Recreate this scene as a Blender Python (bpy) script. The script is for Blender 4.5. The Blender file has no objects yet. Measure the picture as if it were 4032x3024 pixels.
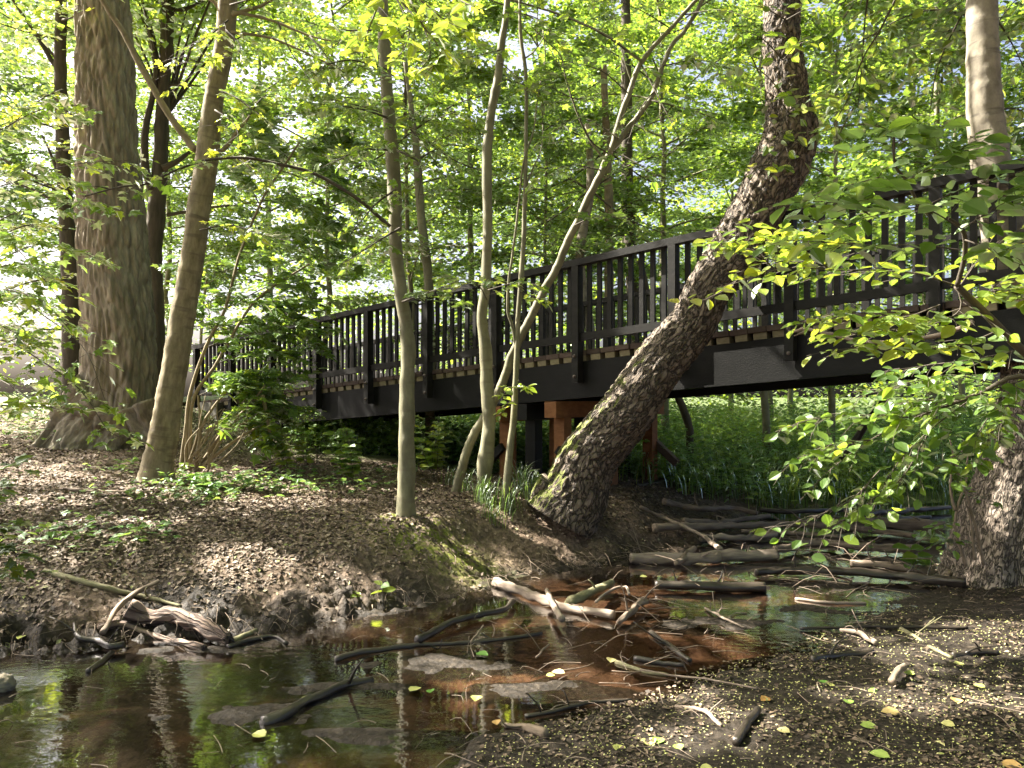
import bpy, math, random
import numpy as np
from mathutils import Vector, noise as mn

# ------------------------------------------------------------------ camera, sky, sun, exposure
scene = bpy.context.scene
COL = scene.collection
FPX, CX, HY, CAMZ = 769.0, 512.0, 396.0, 1.75
cam_d = bpy.data.cameras.new("camera")
cam = bpy.data.objects.new("camera", cam_d)
COL.objects.link(cam)
cam.location = (0, 0, CAMZ)
cam.rotation_euler = (math.radians(90), 0, 0)
cam_d.sensor_width = 36.0
cam_d.lens = 36.0 * FPX / 1024.0
cam_d.shift_y = (HY - 384.0) / 1024.0
cam_d.clip_start = 0.05
cam_d.clip_end = 2000
scene.camera = cam

SUN_EL = math.radians(47)
SH = Vector((-0.935, 0.355)).normalized()
SUN = Vector((SH.x * math.cos(SUN_EL), SH.y * math.cos(SUN_EL), math.sin(SUN_EL)))
world = bpy.data.worlds.new("World")
scene.world = world
world.use_nodes = True
wn = world.node_tree
sky = wn.nodes.new("ShaderNodeTexSky")
sky.sky_type = 'NISHITA'
sky.sun_disc = False
sky.sun_elevation = SUN_EL
sky.sun_rotation = math.atan2(SH.x, SH.y)
sky.dust_density = 8.0
sky.air_density = 0.55
wn.links.new(sky.outputs[0], wn.nodes["Background"].inputs[0])
wn.nodes["Background"].inputs[1].default_value = 0.075
sd = bpy.data.lights.new("sun", 'SUN')
sd.energy = 5.0
sd.angle = math.radians(0.5)
sd.color = (1.0, 0.93, 0.82)
sun = bpy.data.objects.new("sun", sd)
COL.objects.link(sun)
sun.rotation_euler = (-SUN).to_track_quat('-Z', 'Y').to_euler()
scene.view_settings.view_transform = 'Standard'
scene.view_settings.look = 'None'
scene.view_settings.gamma = 1
scene.view_settings.exposure = 2.7
cy = scene.cycles
cy.max_bounces = 7
cy.diffuse_bounces = 3
cy.glossy_bounces = 3
cy.transmission_bounces = 4
cy.transparent_max_bounces = 8
cy.sample_clamp_indirect = 6
cy.caustics_reflective = False
cy.caustics_refractive = False
cy.use_denoising = True

rng = np.random.default_rng(7)
random.seed(7)

# ------------------------------------------------------------------ numeric helpers
def hash2(i, j, seed):
    n = (i.astype(np.int64) * 374761393 + j.astype(np.int64) * 668265263 + seed * 1442695041) & 0x7fffffff
    n = ((n ^ (n >> 13)) * 1274126177) & 0x7fffffff
    n = (n ^ (n >> 16)) & 0xffff
    return n / 65535.0
def vnoise(x, y, seed=0):
    x = np.asarray(x, float); y = np.asarray(y, float)
    i = np.floor(x); j = np.floor(y)
    fx = x - i; fy = y - j
    fx = fx * fx * (3 - 2 * fx); fy = fy * fy * (3 - 2 * fy)
    a = hash2(i, j, seed); b = hash2(i + 1, j, seed); c = hash2(i, j + 1, seed); d = hash2(i + 1, j + 1, seed)
    return (a + (b - a) * fx) * (1 - fy) + (c + (d - c) * fx) * fy - 0.5
def fbm(x, y, seed=0, octv=4, gain=0.5):
    s = 0; a = 1.0; f = 1.0
    for o in range(octv):
        s = s + a * vnoise(x * f + 17.3 * o, y * f - 9.1 * o, seed + o)
        a *= gain; f *= 2.03
    return s
def sstep(a, b, x):
    t = np.clip((x - a) / (b - a), 0, 1)
    return t * t * (3 - 2 * t)
def P(px, py, Y):
    return np.array([(px - CX) / FPX * Y, Y, CAMZ - (py - HY) / FPX * Y])

# stream outline (plan, metres) : left bank then right bank
LB = [(-14, 3.4), (-8, 4.4), (-5, 4.9), (-3.7, 5.0), (-3.46, 5.2), (-3.09, 5.26), (-2.74, 5.5), (-1.92, 5.63), (-1.34, 6.0), (-.69, 6.5), (-.2, 6.94),
      (-.02, 7.5), (.49, 7.75), (1.14, 8.0), (1.9, 8.6), (2.5, 9.6), (3.1, 10.9), (4.1, 11.9), (7.5, 12.9), (14, 13.5), (30, 14)]
RB = [(30, 10.6), (14, 10.4), (9, 9.9), (6.8, 9.0), (5.6, 7.9), (4.4, 7.55), (3.7, 6.9), (2.8, 6.1), (1.98, 5.3), (1.25, 4.85), (1.0, 4.55), (.43, 4.2), (-.06, 3.85),
      (-.2, 3.5), (-.6, 2.6), (-2, 1.4), (-6, .5), (-14, 0)]
POLY = np.array(LB + RB)
NL = len(LB)
UP = np.array([
 (-1.06,7.7,.58),(-.3,8.8,.6),(0,8.5,.57),(.6,8.5,.62),(-4.4,9.5,.70),(-6.6,12.8,.88),(-1.9,5.95,.42),(-3.3,5.7,.38),(-5,6.2,.42),(-2,8,.6),(-3.5,7.5,.56),
 (-1.0,6.7,.44),(-.3,7.3,.46),(-9,17,1.5),(-6.8,16.3,1.5),(-12,17,1.5),(-12,14,1.15),(-9,13,.98),(-3,12.5,.72),(-5,14.4,1.15),(-2,11.5,.6),(0,10.5,.55),
 (1.2,12,.52),(1.6,10.4,.44),(2.3,11.2,.42),(0,13,.5),(3,14,.35),(3,17,.5),(8,16,.4),(0,18,.6),(15,20,.6),(0,30,.8),(-10,30,1.75),(-20,15,1.7),(-20,25,1.9),(-14,22,1.7),(-4,20,1.1),
 (1.2,4.2,.07),(3,4,.1),(4.6,7.2,.14),(6,5,.2),(0.3,3,.05),(5,2,.2),(8,8,.3),(4,5.5,.1),(2.5,4.6,.08),(3.2,6.0,.07),(10,7,.4),(0,0,.1),(20,8,.8),
 (-8,8,.6),(-14,8,.9),(-9,5.5,.5),(40,40,1.),(-40,40,2.),(0,60,1.2)])
def seg_dist(X, Y):
    best = np.full(X.shape, 1e9); side = np.zeros(X.shape)
    inside = np.zeros(X.shape, bool)
    n = len(POLY)
    for k in range(n):
        ax, ay = POLY[k]; bx, by = POLY[(k + 1) % n]
        dx, dy = bx - ax, by - ay
        t = np.clip(((X - ax) * dx + (Y - ay) * dy) / (dx * dx + dy * dy), 0, 1)
        d = np.hypot(X - ax - t * dx, Y - ay - t * dy)
        m = d < best
        best = np.where(m, d, best)
        side = np.where(m, 0 if k < NL - 1 else 1, side)
        if ay != by:
            c = ((ay > Y) != (by > Y)) & (X < (bx - ax) * (Y - ay) / (by - ay) + ax)
            inside ^= c
    return np.where(inside, -best, best), side
BARS = [(-.45, 5.05, .75, .22), (-1.0, 4.62, .5, .13), (-1.35, 4.22, .75, .20), (-.65, 3.98, .5, .12), (.25, 4.55, .55, .2), (2.9, 7.1, 1.2, .25), (3.2, 7.9, 1.3, .2), (1.6, 5.9, .8, .2), (2.6, 6.3, .8, .2), (-2.2, 5.3, .8, .12)]
def upland(X, Y):
    num = 0; den = 0
    for (a, b, c) in UP:
        w = 1.0 / (((X - a) ** 2 + (Y - b) ** 2) ** 1.6 + 0.02)
        num = num + w * c; den = den + w
    return num / den
def ground(X, Y, detail=True):
    X = np.asarray(X, float); Y = np.asarray(Y, float)
    s, side = seg_dist(X + .10 * fbm(X * 1.7, Y * 1.7, 3), Y + .10 * fbm(X * 1.7, Y * 1.7, 5))
    U = upland(X, Y)
    wl = 1.1 - .2 * sstep(-2.2, -1.5, X) + .25 * sstep(-1.0, .0, X) + .3 * sstep(1.2, 2.2, X) + .25 * fbm(X * 2.2, Y * 2.2, 91)
    w = np.where(side == 0, wl, 1.3)
    U = np.where(side == 1, U * .8, U)
    out = U * (sstep(0, 1, s / w) * .85 + .15 * np.clip(s / (w * 2), 0, 1)) + .015 * np.clip(s * 8, 0, 1)
    inn = -0.11 * sstep(0, .5, -s) - .015 + .055 * fbm(X * 1.1, Y * 1.6, 11)
    for (a, b, ra, rb) in BARS:
        q = ((X - a) / ra) ** 2 + ((Y - b) / rb) ** 2 + 1.6 * fbm(X * 4, Y * 6, 31) + .3
        inn = np.maximum(inn, .010 - .022 * np.clip(q, 0, 5))
    z = np.where(s > 0, out, inn)
    if detail:
        near = np.clip(1.2 - Y / 40, 0, 1)
        bank = np.exp(-((s - .18) / .22) ** 2) * (side == 0)
        z = z + near * (.030 * fbm(X * 3, Y * 3, 21, 4) * (s > 0) + .020 * fbm(X * 14, Y * 14, 23, 3) * np.where(s > 0, 1, .3)) + bank * (.17 - .09 * sstep(-1.6, -.6, X)) * fbm(X * 6, Y * 6, 29, 5, .7)
        z = z - .03 * np.clip(z - .1, 0, .3) * (side == 1) 
    # keep clear of the bridge deck end
    return z
def gz(x, y): return float(ground(np.array([x]), np.array([y]))[0])
def G(px, py, water=True, lift=0.0):
    ys = np.linspace(2.2, 30, 1400)
    xs = (px - CX) / FPX * ys
    zr = CAMZ - (py - HY) / FPX * ys
    zg = ground(xs, ys)
    if water: zg = np.maximum(zg, 0.0)
    m = np.nonzero(zr <= zg + lift)[0]
    k = m[0] if len(m) else len(ys) - 1
    return np.array([xs[k], ys[k], zr[k]])

# ------------------------------------------------------------------ mesh builder
def catmull(pts, n):
    pts = np.asarray(pts, float)
    if len(pts) < 3:
        t = np.linspace(0, 1, n)[:, None]
        return pts[0] * (1 - t) + pts[-1] * t
    p = np.vstack([2 * pts[0] - pts[1], pts, 2 * pts[-1] - pts[-2]])
    seg = np.linalg.norm(np.diff(pts[:, :3], axis=0), axis=1)
    cum = np.concatenate([[0], np.cumsum(seg)])
    s = np.linspace(0, cum[-1], n)
    k = np.clip(np.searchsorted(cum, s, side='right') - 1, 0, len(pts) - 2)
    t = ((s - cum[k]) / np.maximum(seg[k], 1e-9))[:, None]
    a, b, c, d = p[k], p[k + 1], p[k + 2], p[k + 3]
    return .5 * ((2 * b) + (-a + c) * t + (2 * a - 5 * b + 4 * c - d) * t * t + (-a + 3 * b - 3 * c + d) * t ** 3)
def nrm(v): return v / np.maximum(np.linalg.norm(v, axis=-1, keepdims=True), 1e-9)

class MB:
    def __init__(s): s.V = []; s.F = []; s.B = []; s.A = []; s.n = 0; s.smooth = True
    def add(s, V, F, B=None, a=0.0):
        V = np.asarray(V, float); F = np.asarray(F, np.int64)
        s.V.append(V); s.B.append(V if B is None else B)
        s.F.append(F + s.n); s.n += len(V)
        s.A.append(np.broadcast_to(np.asarray(a, float), (len(F),)).copy())
    def tube(s, pts, r, k=6, cap=True, disp=None, seed=0.0):
        pts = np.asarray(pts, float); n = len(pts)
        r = np.broadcast_to(np.asarray(r, float), (n,))
        T = nrm(np.gradient(pts, axis=0))
        ref = np.array([0., 1, 0]) if abs(T[:, 1]).mean() < .8 else np.array([1., 0, 0])
        U = nrm(np.cross(np.broadcast_to(ref, T.shape), T)); W = np.cross(T, U)
        th = np.arange(k) / k * 2 * math.pi
        cs, sn = np.cos(th), np.sin(th)
        L = np.concatenate([[0], np.cumsum(np.linalg.norm(np.diff(pts, axis=0), axis=1))])
        rr = np.broadcast_to(r[:, None], (n, k)).copy()
        bco = np.stack([np.broadcast_to(rr * cs, (n, k)), rr * sn, np.broadcast_to(L[:, None], (n, k))], -1) + seed
        if disp is not None:
            rr = rr + disp(bco - seed, np.broadcast_to(L[:, None], (n, k)), np.broadcast_to(th, (n, k)), rr)
        V = pts[:, None] + rr[..., None] * (U[:, None] * cs[None, :, None] + W[:, None] * sn[None, :, None])
        i = np.arange(n - 1)[:, None] * k; j = np.arange(k)[None]; j2 = (j + 1) % k
        F = np.stack([i + j, i + j2, i + k + j2, i + k + j], -1).reshape(-1, 4)
        V = V.reshape(-1, 3); B = bco.reshape(-1, 3)
        if cap:
            V = np.vstack([V, pts[0], pts[-1]]); B = np.vstack([B, B[0], B[-1]])
            c0, c1 = n * k, n * k + 1
            jj = np.arange(0, k, 1); j3 = (jj + 1) % k
            s.add(V, F, B)
            s.F.append(np.stack([c0 + 0 * jj, j3, jj], -1) + s.n - len(V)); s.A.append(np.zeros(k))
            s.F.append(np.stack([c1 + 0 * jj, (n - 1) * k + jj, (n - 1) * k + j3], -1) + s.n - len(V)); s.A.append(np.zeros(k))
        else:
            s.add(V, F, B)
    def box(s, c, ax, ay, az, hx, hy, hz, a=0.0):
        c, ax, ay, az = map(lambda q: np.asarray(q, float), (c, ax, ay, az))
        sg = np.array([(-1,-1,-1),(1,-1,-1),(1,1,-1),(-1,1,-1),(-1,-1,1),(1,-1,1),(1,1,1),(-1,1,1)], float)
        V = c + sg[:, :1] * hx * ax + sg[:, 1:2] * hy * ay + sg[:, 2:] * hz * az
        s.add(V, [(0,3,2,1),(4,5,6,7),(0,1,5,4),(1,2,6,5),(2,3,7,6),(3,0,4,7)], None, a)
    def build(s, name, mat, parent=None, smooth=True, origin=None):
        if not s.V: return None
        V = np.vstack(s.V); B = np.vstack(s.B)
        if origin is not None: V = V - np.asarray(origin)
        me = bpy.data.meshes.new(name)
        me.vertices.add(len(V)); me.vertices.foreach_set("co", V.astype(np.float32).ravel())
        loops = np.concatenate([f.ravel() for f in s.F])
        cnt = np.concatenate([np.full(len(f), f.shape[1]) for f in s.F])
        me.loops.add(len(loops)); me.loops.foreach_set("vertex_index", loops.astype(np.int32))
        me.polygons.add(len(cnt))
        me.polygons.foreach_set("loop_start", np.concatenate([[0], np.cumsum(cnt)[:-1]]).astype(np.int32))
        me.polygons.foreach_set("use_smooth", np.full(len(cnt), bool(smooth)))
        at = me.attributes.new("bco", 'FLOAT_VECTOR', 'POINT'); at.data.foreach_set("vector", B.astype(np.float32).ravel())
        av = me.attributes.new("v", 'FLOAT', 'FACE'); av.data.foreach_set("value", np.concatenate(s.A).astype(np.float32))
        me.update(calc_edges=True)
        me.validate()
        me.materials.append(mat)
        o = bpy.data.objects.new(name, me); COL.objects.link(o)
        if parent is not None:
            o.parent = parent
            o.location = -Vector(parent.location) if origin is None else Vector(origin) - Vector(parent.location)
        elif origin is not None: o.location = origin
        return o

TM = {
 'rh': (np.array([(0,0,0),(.45,-.36,.07),(1,0,-.06),(.5,.36,.07)]), [(0,1,2,3)]),
 'oval': (np.array([(0,0,0),(1,0,-.10),(.2,-.27,.05),(.52,-.37,.07),(.84,-.2,0),(.2,.27,.05),(.52,.37,.07),(.84,.2,0)]), [(0,2,3,4,1),(0,1,7,6,5)]),
 'maple': (np.array([(0,0,0),(1,0,-.12),(-.04,-.22,.02),(.10,-.50,.0),(.30,-.30,.05),(.58,-.50,-.02),(.62,-.18,.03),(-.04,.22,.02),(.10,.50,.0),(.30,.30,.05),(.58,.50,-.02),(.62,.18,.03)]),
           [(0,2,3,4,5,6,1),(0,1,11,10,9,8,7)]),
 'blade': (np.array([(0,-.02,0),(0,.02,0),(.5,.02,.12),(.5,-.02,.12),(1,0,-.08),(.8,.012,.08),(.8,-.012,.08)]), [(0,1,2,3),(3,2,5,6),(6,5,4,4)]),
}
CULL_ON = False
def leaves(mb, C, D, N, S, tm='rh', val=None, wid=1.0):
    C = np.asarray(C, float); n = len(C)
    if CULL_ON and n:
        ok = cull_mask(C, .01 if n > 2000 else .3, n)
        C = C[ok]; D = np.asarray(D)[ok]; N = np.asarray(N)[ok]; S = np.broadcast_to(np.asarray(S, float), (n,))[ok]
        if val is not None: val = val[ok]
        n = len(C)
    if n == 0: return
    D = nrm(D); N = nrm(N - (N * D).sum(1, keepdims=True) * D); Bv = np.cross(N, D)
    t, fs = TM[tm]
    S = np.broadcast_to(np.asarray(S, float), (n,))[:, None, None]
    V = C[:, None] + S * (t[None, :, 0:1] * D[:, None] + wid * t[None, :, 1:2] * Bv[:, None] + t[None, :, 2:3] * N[:, None])
    k = len(t)
    val = np.zeros(n) + .5 if val is None else val
    F = (np.arange(n)[:, None, None] * k + np.array(fs)[None]).reshape(-1, len(fs[0]))
    mb.add(V.reshape(-1, 3), F, None, np.repeat(val, len(fs)))

def tag(o, label, cat, group=None, kind=None):
    if label: o['label'] = label
    if cat: o['category'] = cat
    if group: o['group'] = group
    if kind: o['kind'] = kind
    return o
def empty(name, loc=(0, 0, 0)):
    o = bpy.data.objects.new(name, None); COL.objects.link(o); o.location = loc
    o.empty_display_size = .1
    return o
def copy_tree(o, parent=None):
    c = o.copy(); COL.objects.link(c); c.parent = parent
    for ch in list(o.children): copy_tree(ch, c)
    return c

# ------------------------------------------------------------------ materials
def newmat(name):
    m = bpy.data.materials.new(name); m.use_nodes = True
    nt = m.node_tree
    for n in list(nt.nodes): nt.nodes.remove(n)
    out = nt.nodes.new("ShaderNodeOutputMaterial")
    return m, nt, out
def N_(nt, typ, **kw):
    n = nt.nodes.new(typ)
    for k, v in kw.items():
        if k.startswith('i_'):
            key = k[2:]
            key = int(key) if key.isdigit() else key
            n.inputs[key].default_value = v
        else: setattr(n, k, v)
    return n
def ramp(nt, fac, stops):
    r = nt.nodes.new("ShaderNodeValToRGB")
    el = r.color_ramp.elements
    while len(el) < len(stops): el.new(.5)
    for e, (p, c) in zip(el, stops):
        e.position = p; e.color = (*c, 1)
    nt.links.new(fac, r.inputs[0]); return r.outputs[0]
def mixc(nt, f, a, b, typ='MIX'):
    m = nt.nodes.new("ShaderNodeMix"); m.data_type = 'RGBA'; m.blend_type = typ
    for sock, v in ((m.inputs[0], f), (m.inputs[6], a), (m.inputs[7], b)):
        if isinstance(v, (int, float)): sock.default_value = v
        elif isinstance(v, tuple): sock.default_value = (*v, 1)
        else: nt.links.new(v, sock)
    return m.outputs[2]
def math_(nt, op, a, b=0.0, clamp=False):
    m = nt.nodes.new("ShaderNodeMath"); m.operation = op; m.use_clamp = clamp
    for s_, v in ((m.inputs[0], a), (m.inputs[1], b)):
        if isinstance(v, (int, float)): s_.default_value = v
        else: nt.links.new(v, s_)
    return m.outputs[0]

def leaf_mat(name, dif, trn, gloss=.12, tw=.5):
    m, nt, out = newmat(name)
    at = N_(nt, "ShaderNodeAttribute", attribute_name="v")
    info = N_(nt, "ShaderNodeObjectInfo")
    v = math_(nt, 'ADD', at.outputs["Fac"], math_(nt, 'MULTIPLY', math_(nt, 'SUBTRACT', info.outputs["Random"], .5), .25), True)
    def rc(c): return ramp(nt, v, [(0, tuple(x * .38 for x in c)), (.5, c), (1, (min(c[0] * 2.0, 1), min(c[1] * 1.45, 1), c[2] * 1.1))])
    d = N_(nt, "ShaderNodeBsdfDiffuse"); t = N_(nt, "ShaderNodeBsdfTranslucent"); g = N_(nt, "ShaderNodeBsdfGlossy", i_Roughness=.38)
    nt.links.new(rc(dif), d.inputs[0]); nt.links.new(rc(trn), t.inputs[0])
    g.inputs[0].default_value = (.8, .9, .8, 1)
    a = N_(nt, "ShaderNodeMixShader"); a.inputs[0].default_value = tw
    nt.links.new(d.outputs[0], a.inputs[1]); nt.links.new(t.outputs[0], a.inputs[2])
    fr = N_(nt, "ShaderNodeFresnel", i_IOR=1.4)
    b = N_(nt, "ShaderNodeMixShader")
    nt.links.new(math_(nt, 'MULTIPLY', fr.outputs[0], gloss * 6, True), b.inputs[0])
    nt.links.new(a.outputs[0], b.inputs[1]); nt.links.new(g.outputs[0], b.inputs[2])
    nt.links.new(b.outputs[0], out.inputs[0]); return m
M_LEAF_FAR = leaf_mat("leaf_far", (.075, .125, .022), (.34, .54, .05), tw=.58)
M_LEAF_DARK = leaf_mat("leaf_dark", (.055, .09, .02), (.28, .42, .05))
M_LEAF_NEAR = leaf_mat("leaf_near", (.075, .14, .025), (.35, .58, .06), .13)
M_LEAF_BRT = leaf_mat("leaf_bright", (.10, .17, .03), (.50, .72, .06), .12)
M_UNDER = leaf_mat("undergrowth_leaf", (.09, .19, .05), (.34, .58, .09))
M_GRASS = leaf_mat("grass_blade", (.08, .14, .04), (.24, .40, .08))
def dead_mat(name, stops, rough=.75):
    m, nt, out = newmat(name)
    at = N_(nt, "ShaderNodeAttribute", attribute_name="v")
    b = N_(nt, "ShaderNodeBsdfPrincipled", i_Roughness=rough)
    nt.links.new(ramp(nt, at.outputs["Fac"], stops), b.inputs["Base Color"])
    nt.links.new(b.outputs[0], out.inputs[0]); return m
M_LITTER = dead_mat("dead_leaves", [(0, (.035, .024, .015)), (.35, (.10, .070, .044)), (.65, (.20, .145, .095)), (.88, (.38, .31, .22)), (1, (.30, .32, .10))], .7)
M_FLECK = dead_mat("yellow_flecks", [(0, (.30, .32, .12)), (.6, (.45, .45, .16)), (1, (.60, .55, .30))], .6)
M_FALLEN = dead_mat("fallen_leaf", [(0, (.12, .26, .04)), (.4, (.42, .45, .12)), (.7, (.50, .44, .20)), (1, (.45, .22, .06))], .5)

def bark_mat(name, dark, light, scale=10, stretch=4, bump=.5, dist=.02, mid=None, moss=None, cracks=0.0, band=None, rough=.85):
    m, nt, out = newmat(name)
    at = N_(nt, "ShaderNodeAttribute", attribute_name="bco")
    mp = N_(nt, "ShaderNodeMapping"); mp.inputs["Scale"].default_value = (1, 1, 1.0 / stretch)
    nt.links.new(at.outputs["Vector"], mp.inputs[0])
    n1 = N_(nt, "ShaderNodeTexNoise", i_Scale=scale, i_Detail=8.0, i_Roughness=.65)
    nt.links.new(mp.outputs[0], n1.inputs[0])
    n2 = N_(nt, "ShaderNodeTexNoise", i_Scale=scale * .22, i_Detail=4.0)
    nt.links.new(at.outputs["Vector"], n2.inputs[0])
    stops = [(.32, dark), (.68, light)] if mid is None else [(.3, dark), (.5, mid), (.7, light)]
    c = ramp(nt, n1.outputs[0], stops)
    c = mixc(nt, math_(nt, 'MULTIPLY', n2.outputs[0], 1.0), c, tuple(x * .45 for x in light), 'MIX')
    c = mixc(nt, .55, c, ramp(nt, n1.outputs[0], stops))
    h = n1.outputs[0]
    if cracks > 0:
        vo = N_(nt, "ShaderNodeTexVoronoi", feature='DISTANCE_TO_EDGE', i_Scale=cracks)
        nz = N_(nt, "ShaderNodeTexNoise", i_Scale=cracks * .8, i_Detail=3.0)
        nt.links.new(mp.outputs[0], nz.inputs[0])
        ad = mixc(nt, .18, mp.outputs[0], nz.outputs["Color"], 'ADD')
        nt.links.new(ad, vo.inputs[0])
        e = ramp(nt, vo.outputs["Distance"], [(0, (0, 0, 0)), (.18, (1, 1, 1))])
        c = mixc(nt, e, tuple(x * .4 for x in dark), c)
        h = math_(nt, 'ADD', math_(nt, 'MULTIPLY', e, .8), math_(nt, 'MULTIPLY', h, .5))
    if band:
        mb_ = N_(nt, "ShaderNodeMapping"); mb_.inputs["Scale"].default_value = (.6, .6, 3.2)
        nt.links.new(at.outputs["Vector"], mb_.inputs[0])
        nb = N_(nt, "ShaderNodeTexNoise", i_Scale=5.0, i_Detail=5.0); nt.links.new(mb_.outputs[0], nb.inputs[0])
        f = ramp(nt, nb.outputs[0], [(.56, (0, 0, 0)), (.66, (1, 1, 1))])
        c = mixc(nt, math_(nt, 'MULTIPLY', f, .65), c, band)
    if moss:
        ge = N_(nt, "ShaderNodeNewGeometry"); sp = N_(nt, "ShaderNodeVectorMath", operation='DOT_PRODUCT')
        nt.links.new(ge.outputs["Normal"], sp.inputs[0]); sp.inputs[1].default_value = moss[1]
        n3 = N_(nt, "ShaderNodeTexNoise", i_Scale=7.0, i_Detail=6.0); nt.links.new(at.outputs["Vector"], n3.inputs[0])
        f = math_(nt, 'ADD', sp.outputs["Value"], math_(nt, 'MULTIPLY', math_(nt, 'SUBTRACT', n3.outputs[0], .5), 1.5))
        sx = N_(nt, "ShaderNodeSeparateXYZ"); nt.links.new(ge.outputs["Position"], sx.inputs[0])
        f = math_(nt, 'SUBTRACT', f, math_(nt, 'MULTIPLY', math_(nt, 'SUBTRACT', sx.outputs[2], moss[3]), moss[4]))
        f = ramp(nt, f, [(moss[2], (0, 0, 0)), (moss[2] + .2, (1, 1, 1))])
        c = mixc(nt, f, c, moss[0])
    b = N_(nt, "ShaderNodeBsdfPrincipled", i_Roughness=rough)
    nt.links.new(c, b.inputs["Base Color"])
    bp = N_(nt, "ShaderNodeBump", i_Strength=bump, i_Distance=dist)
    nt.links.new(h, bp.inputs["Height"]); nt.links.new(bp.outputs[0], b.inputs["Normal"])
    nt.links.new(b.outputs[0], out.inputs[0]); return m
GREENM = (.13, .15, .025)
M_BARK_LEAN = bark_mat("scaly_bark", (.06, .045, .032), (.36, .29, .22), 16, 2, .9, .03, mid=(.17, .13, .095), moss=(GREENM, (-.78, -.1, .62), .74, 1.0, .25), cracks=16)
M_BARK_GIANT = bark_mat("furrowed_bark", (.06, .05, .032), (.46, .41, .30), 12, 6, .9, .04, mid=(.24, .20, .14), moss=((.10, .095, .03), (-.55, -.3, .5), .62, .9, .9))
M_BARK_TAN = bark_mat("tan_bark", (.13, .105, .06), (.37, .31, .19), 14, 3, .6, .015, band=(.12, .09, .06))
M_BARK_SMOOTH = bark_mat("smooth_bark", (.10, .095, .05), (.28, .265, .16), 9, 2.5, .35, .008, band=(.14, .12, .07), rough=.7)
M_BARK_PALE = bark_mat("pale_bark", (.13, .11, .08), (.36, .32, .24), 9, 1.5, .6, .012, band=(.08, .065, .05), cracks=0)
M_BARK_DARK = bark_mat("dark_bark", (.035, .028, .02), (.13, .105, .075), 12, 5, .7, .02)
M_TWIG = bark_mat("twig_bark", (.04, .032, .022), (.12, .10, .07), 20, 4, .3, .004)
M_WOOD_PALE = bark_mat("bleached_wood", (.11, .08, .055), (.40, .33, .26), 22, 8, .9, .008, mid=(.27, .21, .16))
M_WOOD_BROWN = bark_mat("brown_wood", (.06, .042, .028), (.36, .28, .20), 18, 6, .8, .008, mid=(.22, .165, .12))
M_WOOD_DARK = bark_mat("wet_dark_wood", (.012, .010, .008), (.07, .055, .042), 18, 6, .8, .008, rough=.35)
M_ROT = bark_mat('rotten_wood', (.06, .035, .025), (.38, .28, .22), 26, 7, 1.0, .014, mid=(.26, .18, .135), cracks=16)
M_WOOD_MOSS = bark_mat("mossy_wood", (.08, .07, .035), (.30, .28, .15), 18, 4, .7, .006)

def wood_paint(name, base, var, scale=6, rough=.6):
    m, nt, out = newmat(name)
    tc = N_(nt, "ShaderNodeTexCoord"); n = N_(nt, "ShaderNodeTexNoise", i_Scale=scale, i_Detail=8.0, i_Roughness=.7)
    mp = N_(nt, "ShaderNodeMapping"); mp.inputs["Scale"].default_value = (1, 1, 2.5)
    at = N_(nt, "ShaderNodeAttribute", attribute_name="v")
    nt.links.new(tc.outputs["Object"], mp.inputs[0]); nt.links.new(mp.outputs[0], n.inputs[0])
    c = ramp(nt, n.outputs[0], [(.3, base), (.75, var)])
    c = mixc(nt, math_(nt, 'MULTIPLY', at.outputs["Fac"], .6), c, tuple(x * .4 for x in base))
    b = N_(nt, "ShaderNodeBsdfPrincipled", i_Roughness=rough)
    b.inputs["Specular IOR Level"].default_value = .18
    nt.links.new(c, b.inputs["Base Color"])
    bp = N_(nt, "ShaderNodeBump", i_Strength=.35, i_Distance=.006)
    n2 = N_(nt, "ShaderNodeTexNoise", i_Scale=scale * 8, i_Detail=4.0)
    nt.links.new(mp.outputs[0], n2.inputs[0]); nt.links.new(n2.outputs[0], bp.inputs["Height"]); nt.links.new(bp.outputs[0], b.inputs["Normal"])
    nt.links.new(b.outputs[0], out.inputs[0]); return m
M_RAIL = wood_paint("dark_stained_timber", (.009, .0095, .0085), (.024, .0225, .020))
M_RAILTOP = wood_paint("dark_handrail_timber", (.010, .011, .010), (.030, .028, .026))
M_PLANK = wood_paint("deck_plank_wood", (.085, .062, .050), (.17, .125, .105), 9, .75)
M_BLOCK = wood_paint("pale_plank_end", (.20, .17, .10), (.36, .31, .20), 14, .8)
M_GIRDER = wood_paint("dark_girder", (.0045, .005, .0045), (.012, .012, .011), 5, .55)
M_ORANGE = wood_paint("orange_brown_timber", (.16, .065, .025), (.30, .14, .06), 8, .6)
M_STEEL = wood_paint("bolt_steel", (.10, .08, .07), (.2, .17, .15), 20, .45)
M_CONC = wood_paint("mossy_concrete", (.08, .075, .06), (.18, .17, .14), 8, .9)
M_STONE = wood_paint("stone", (.16, .14, .10), (.34, .30, .23), 12, .9)

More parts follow.
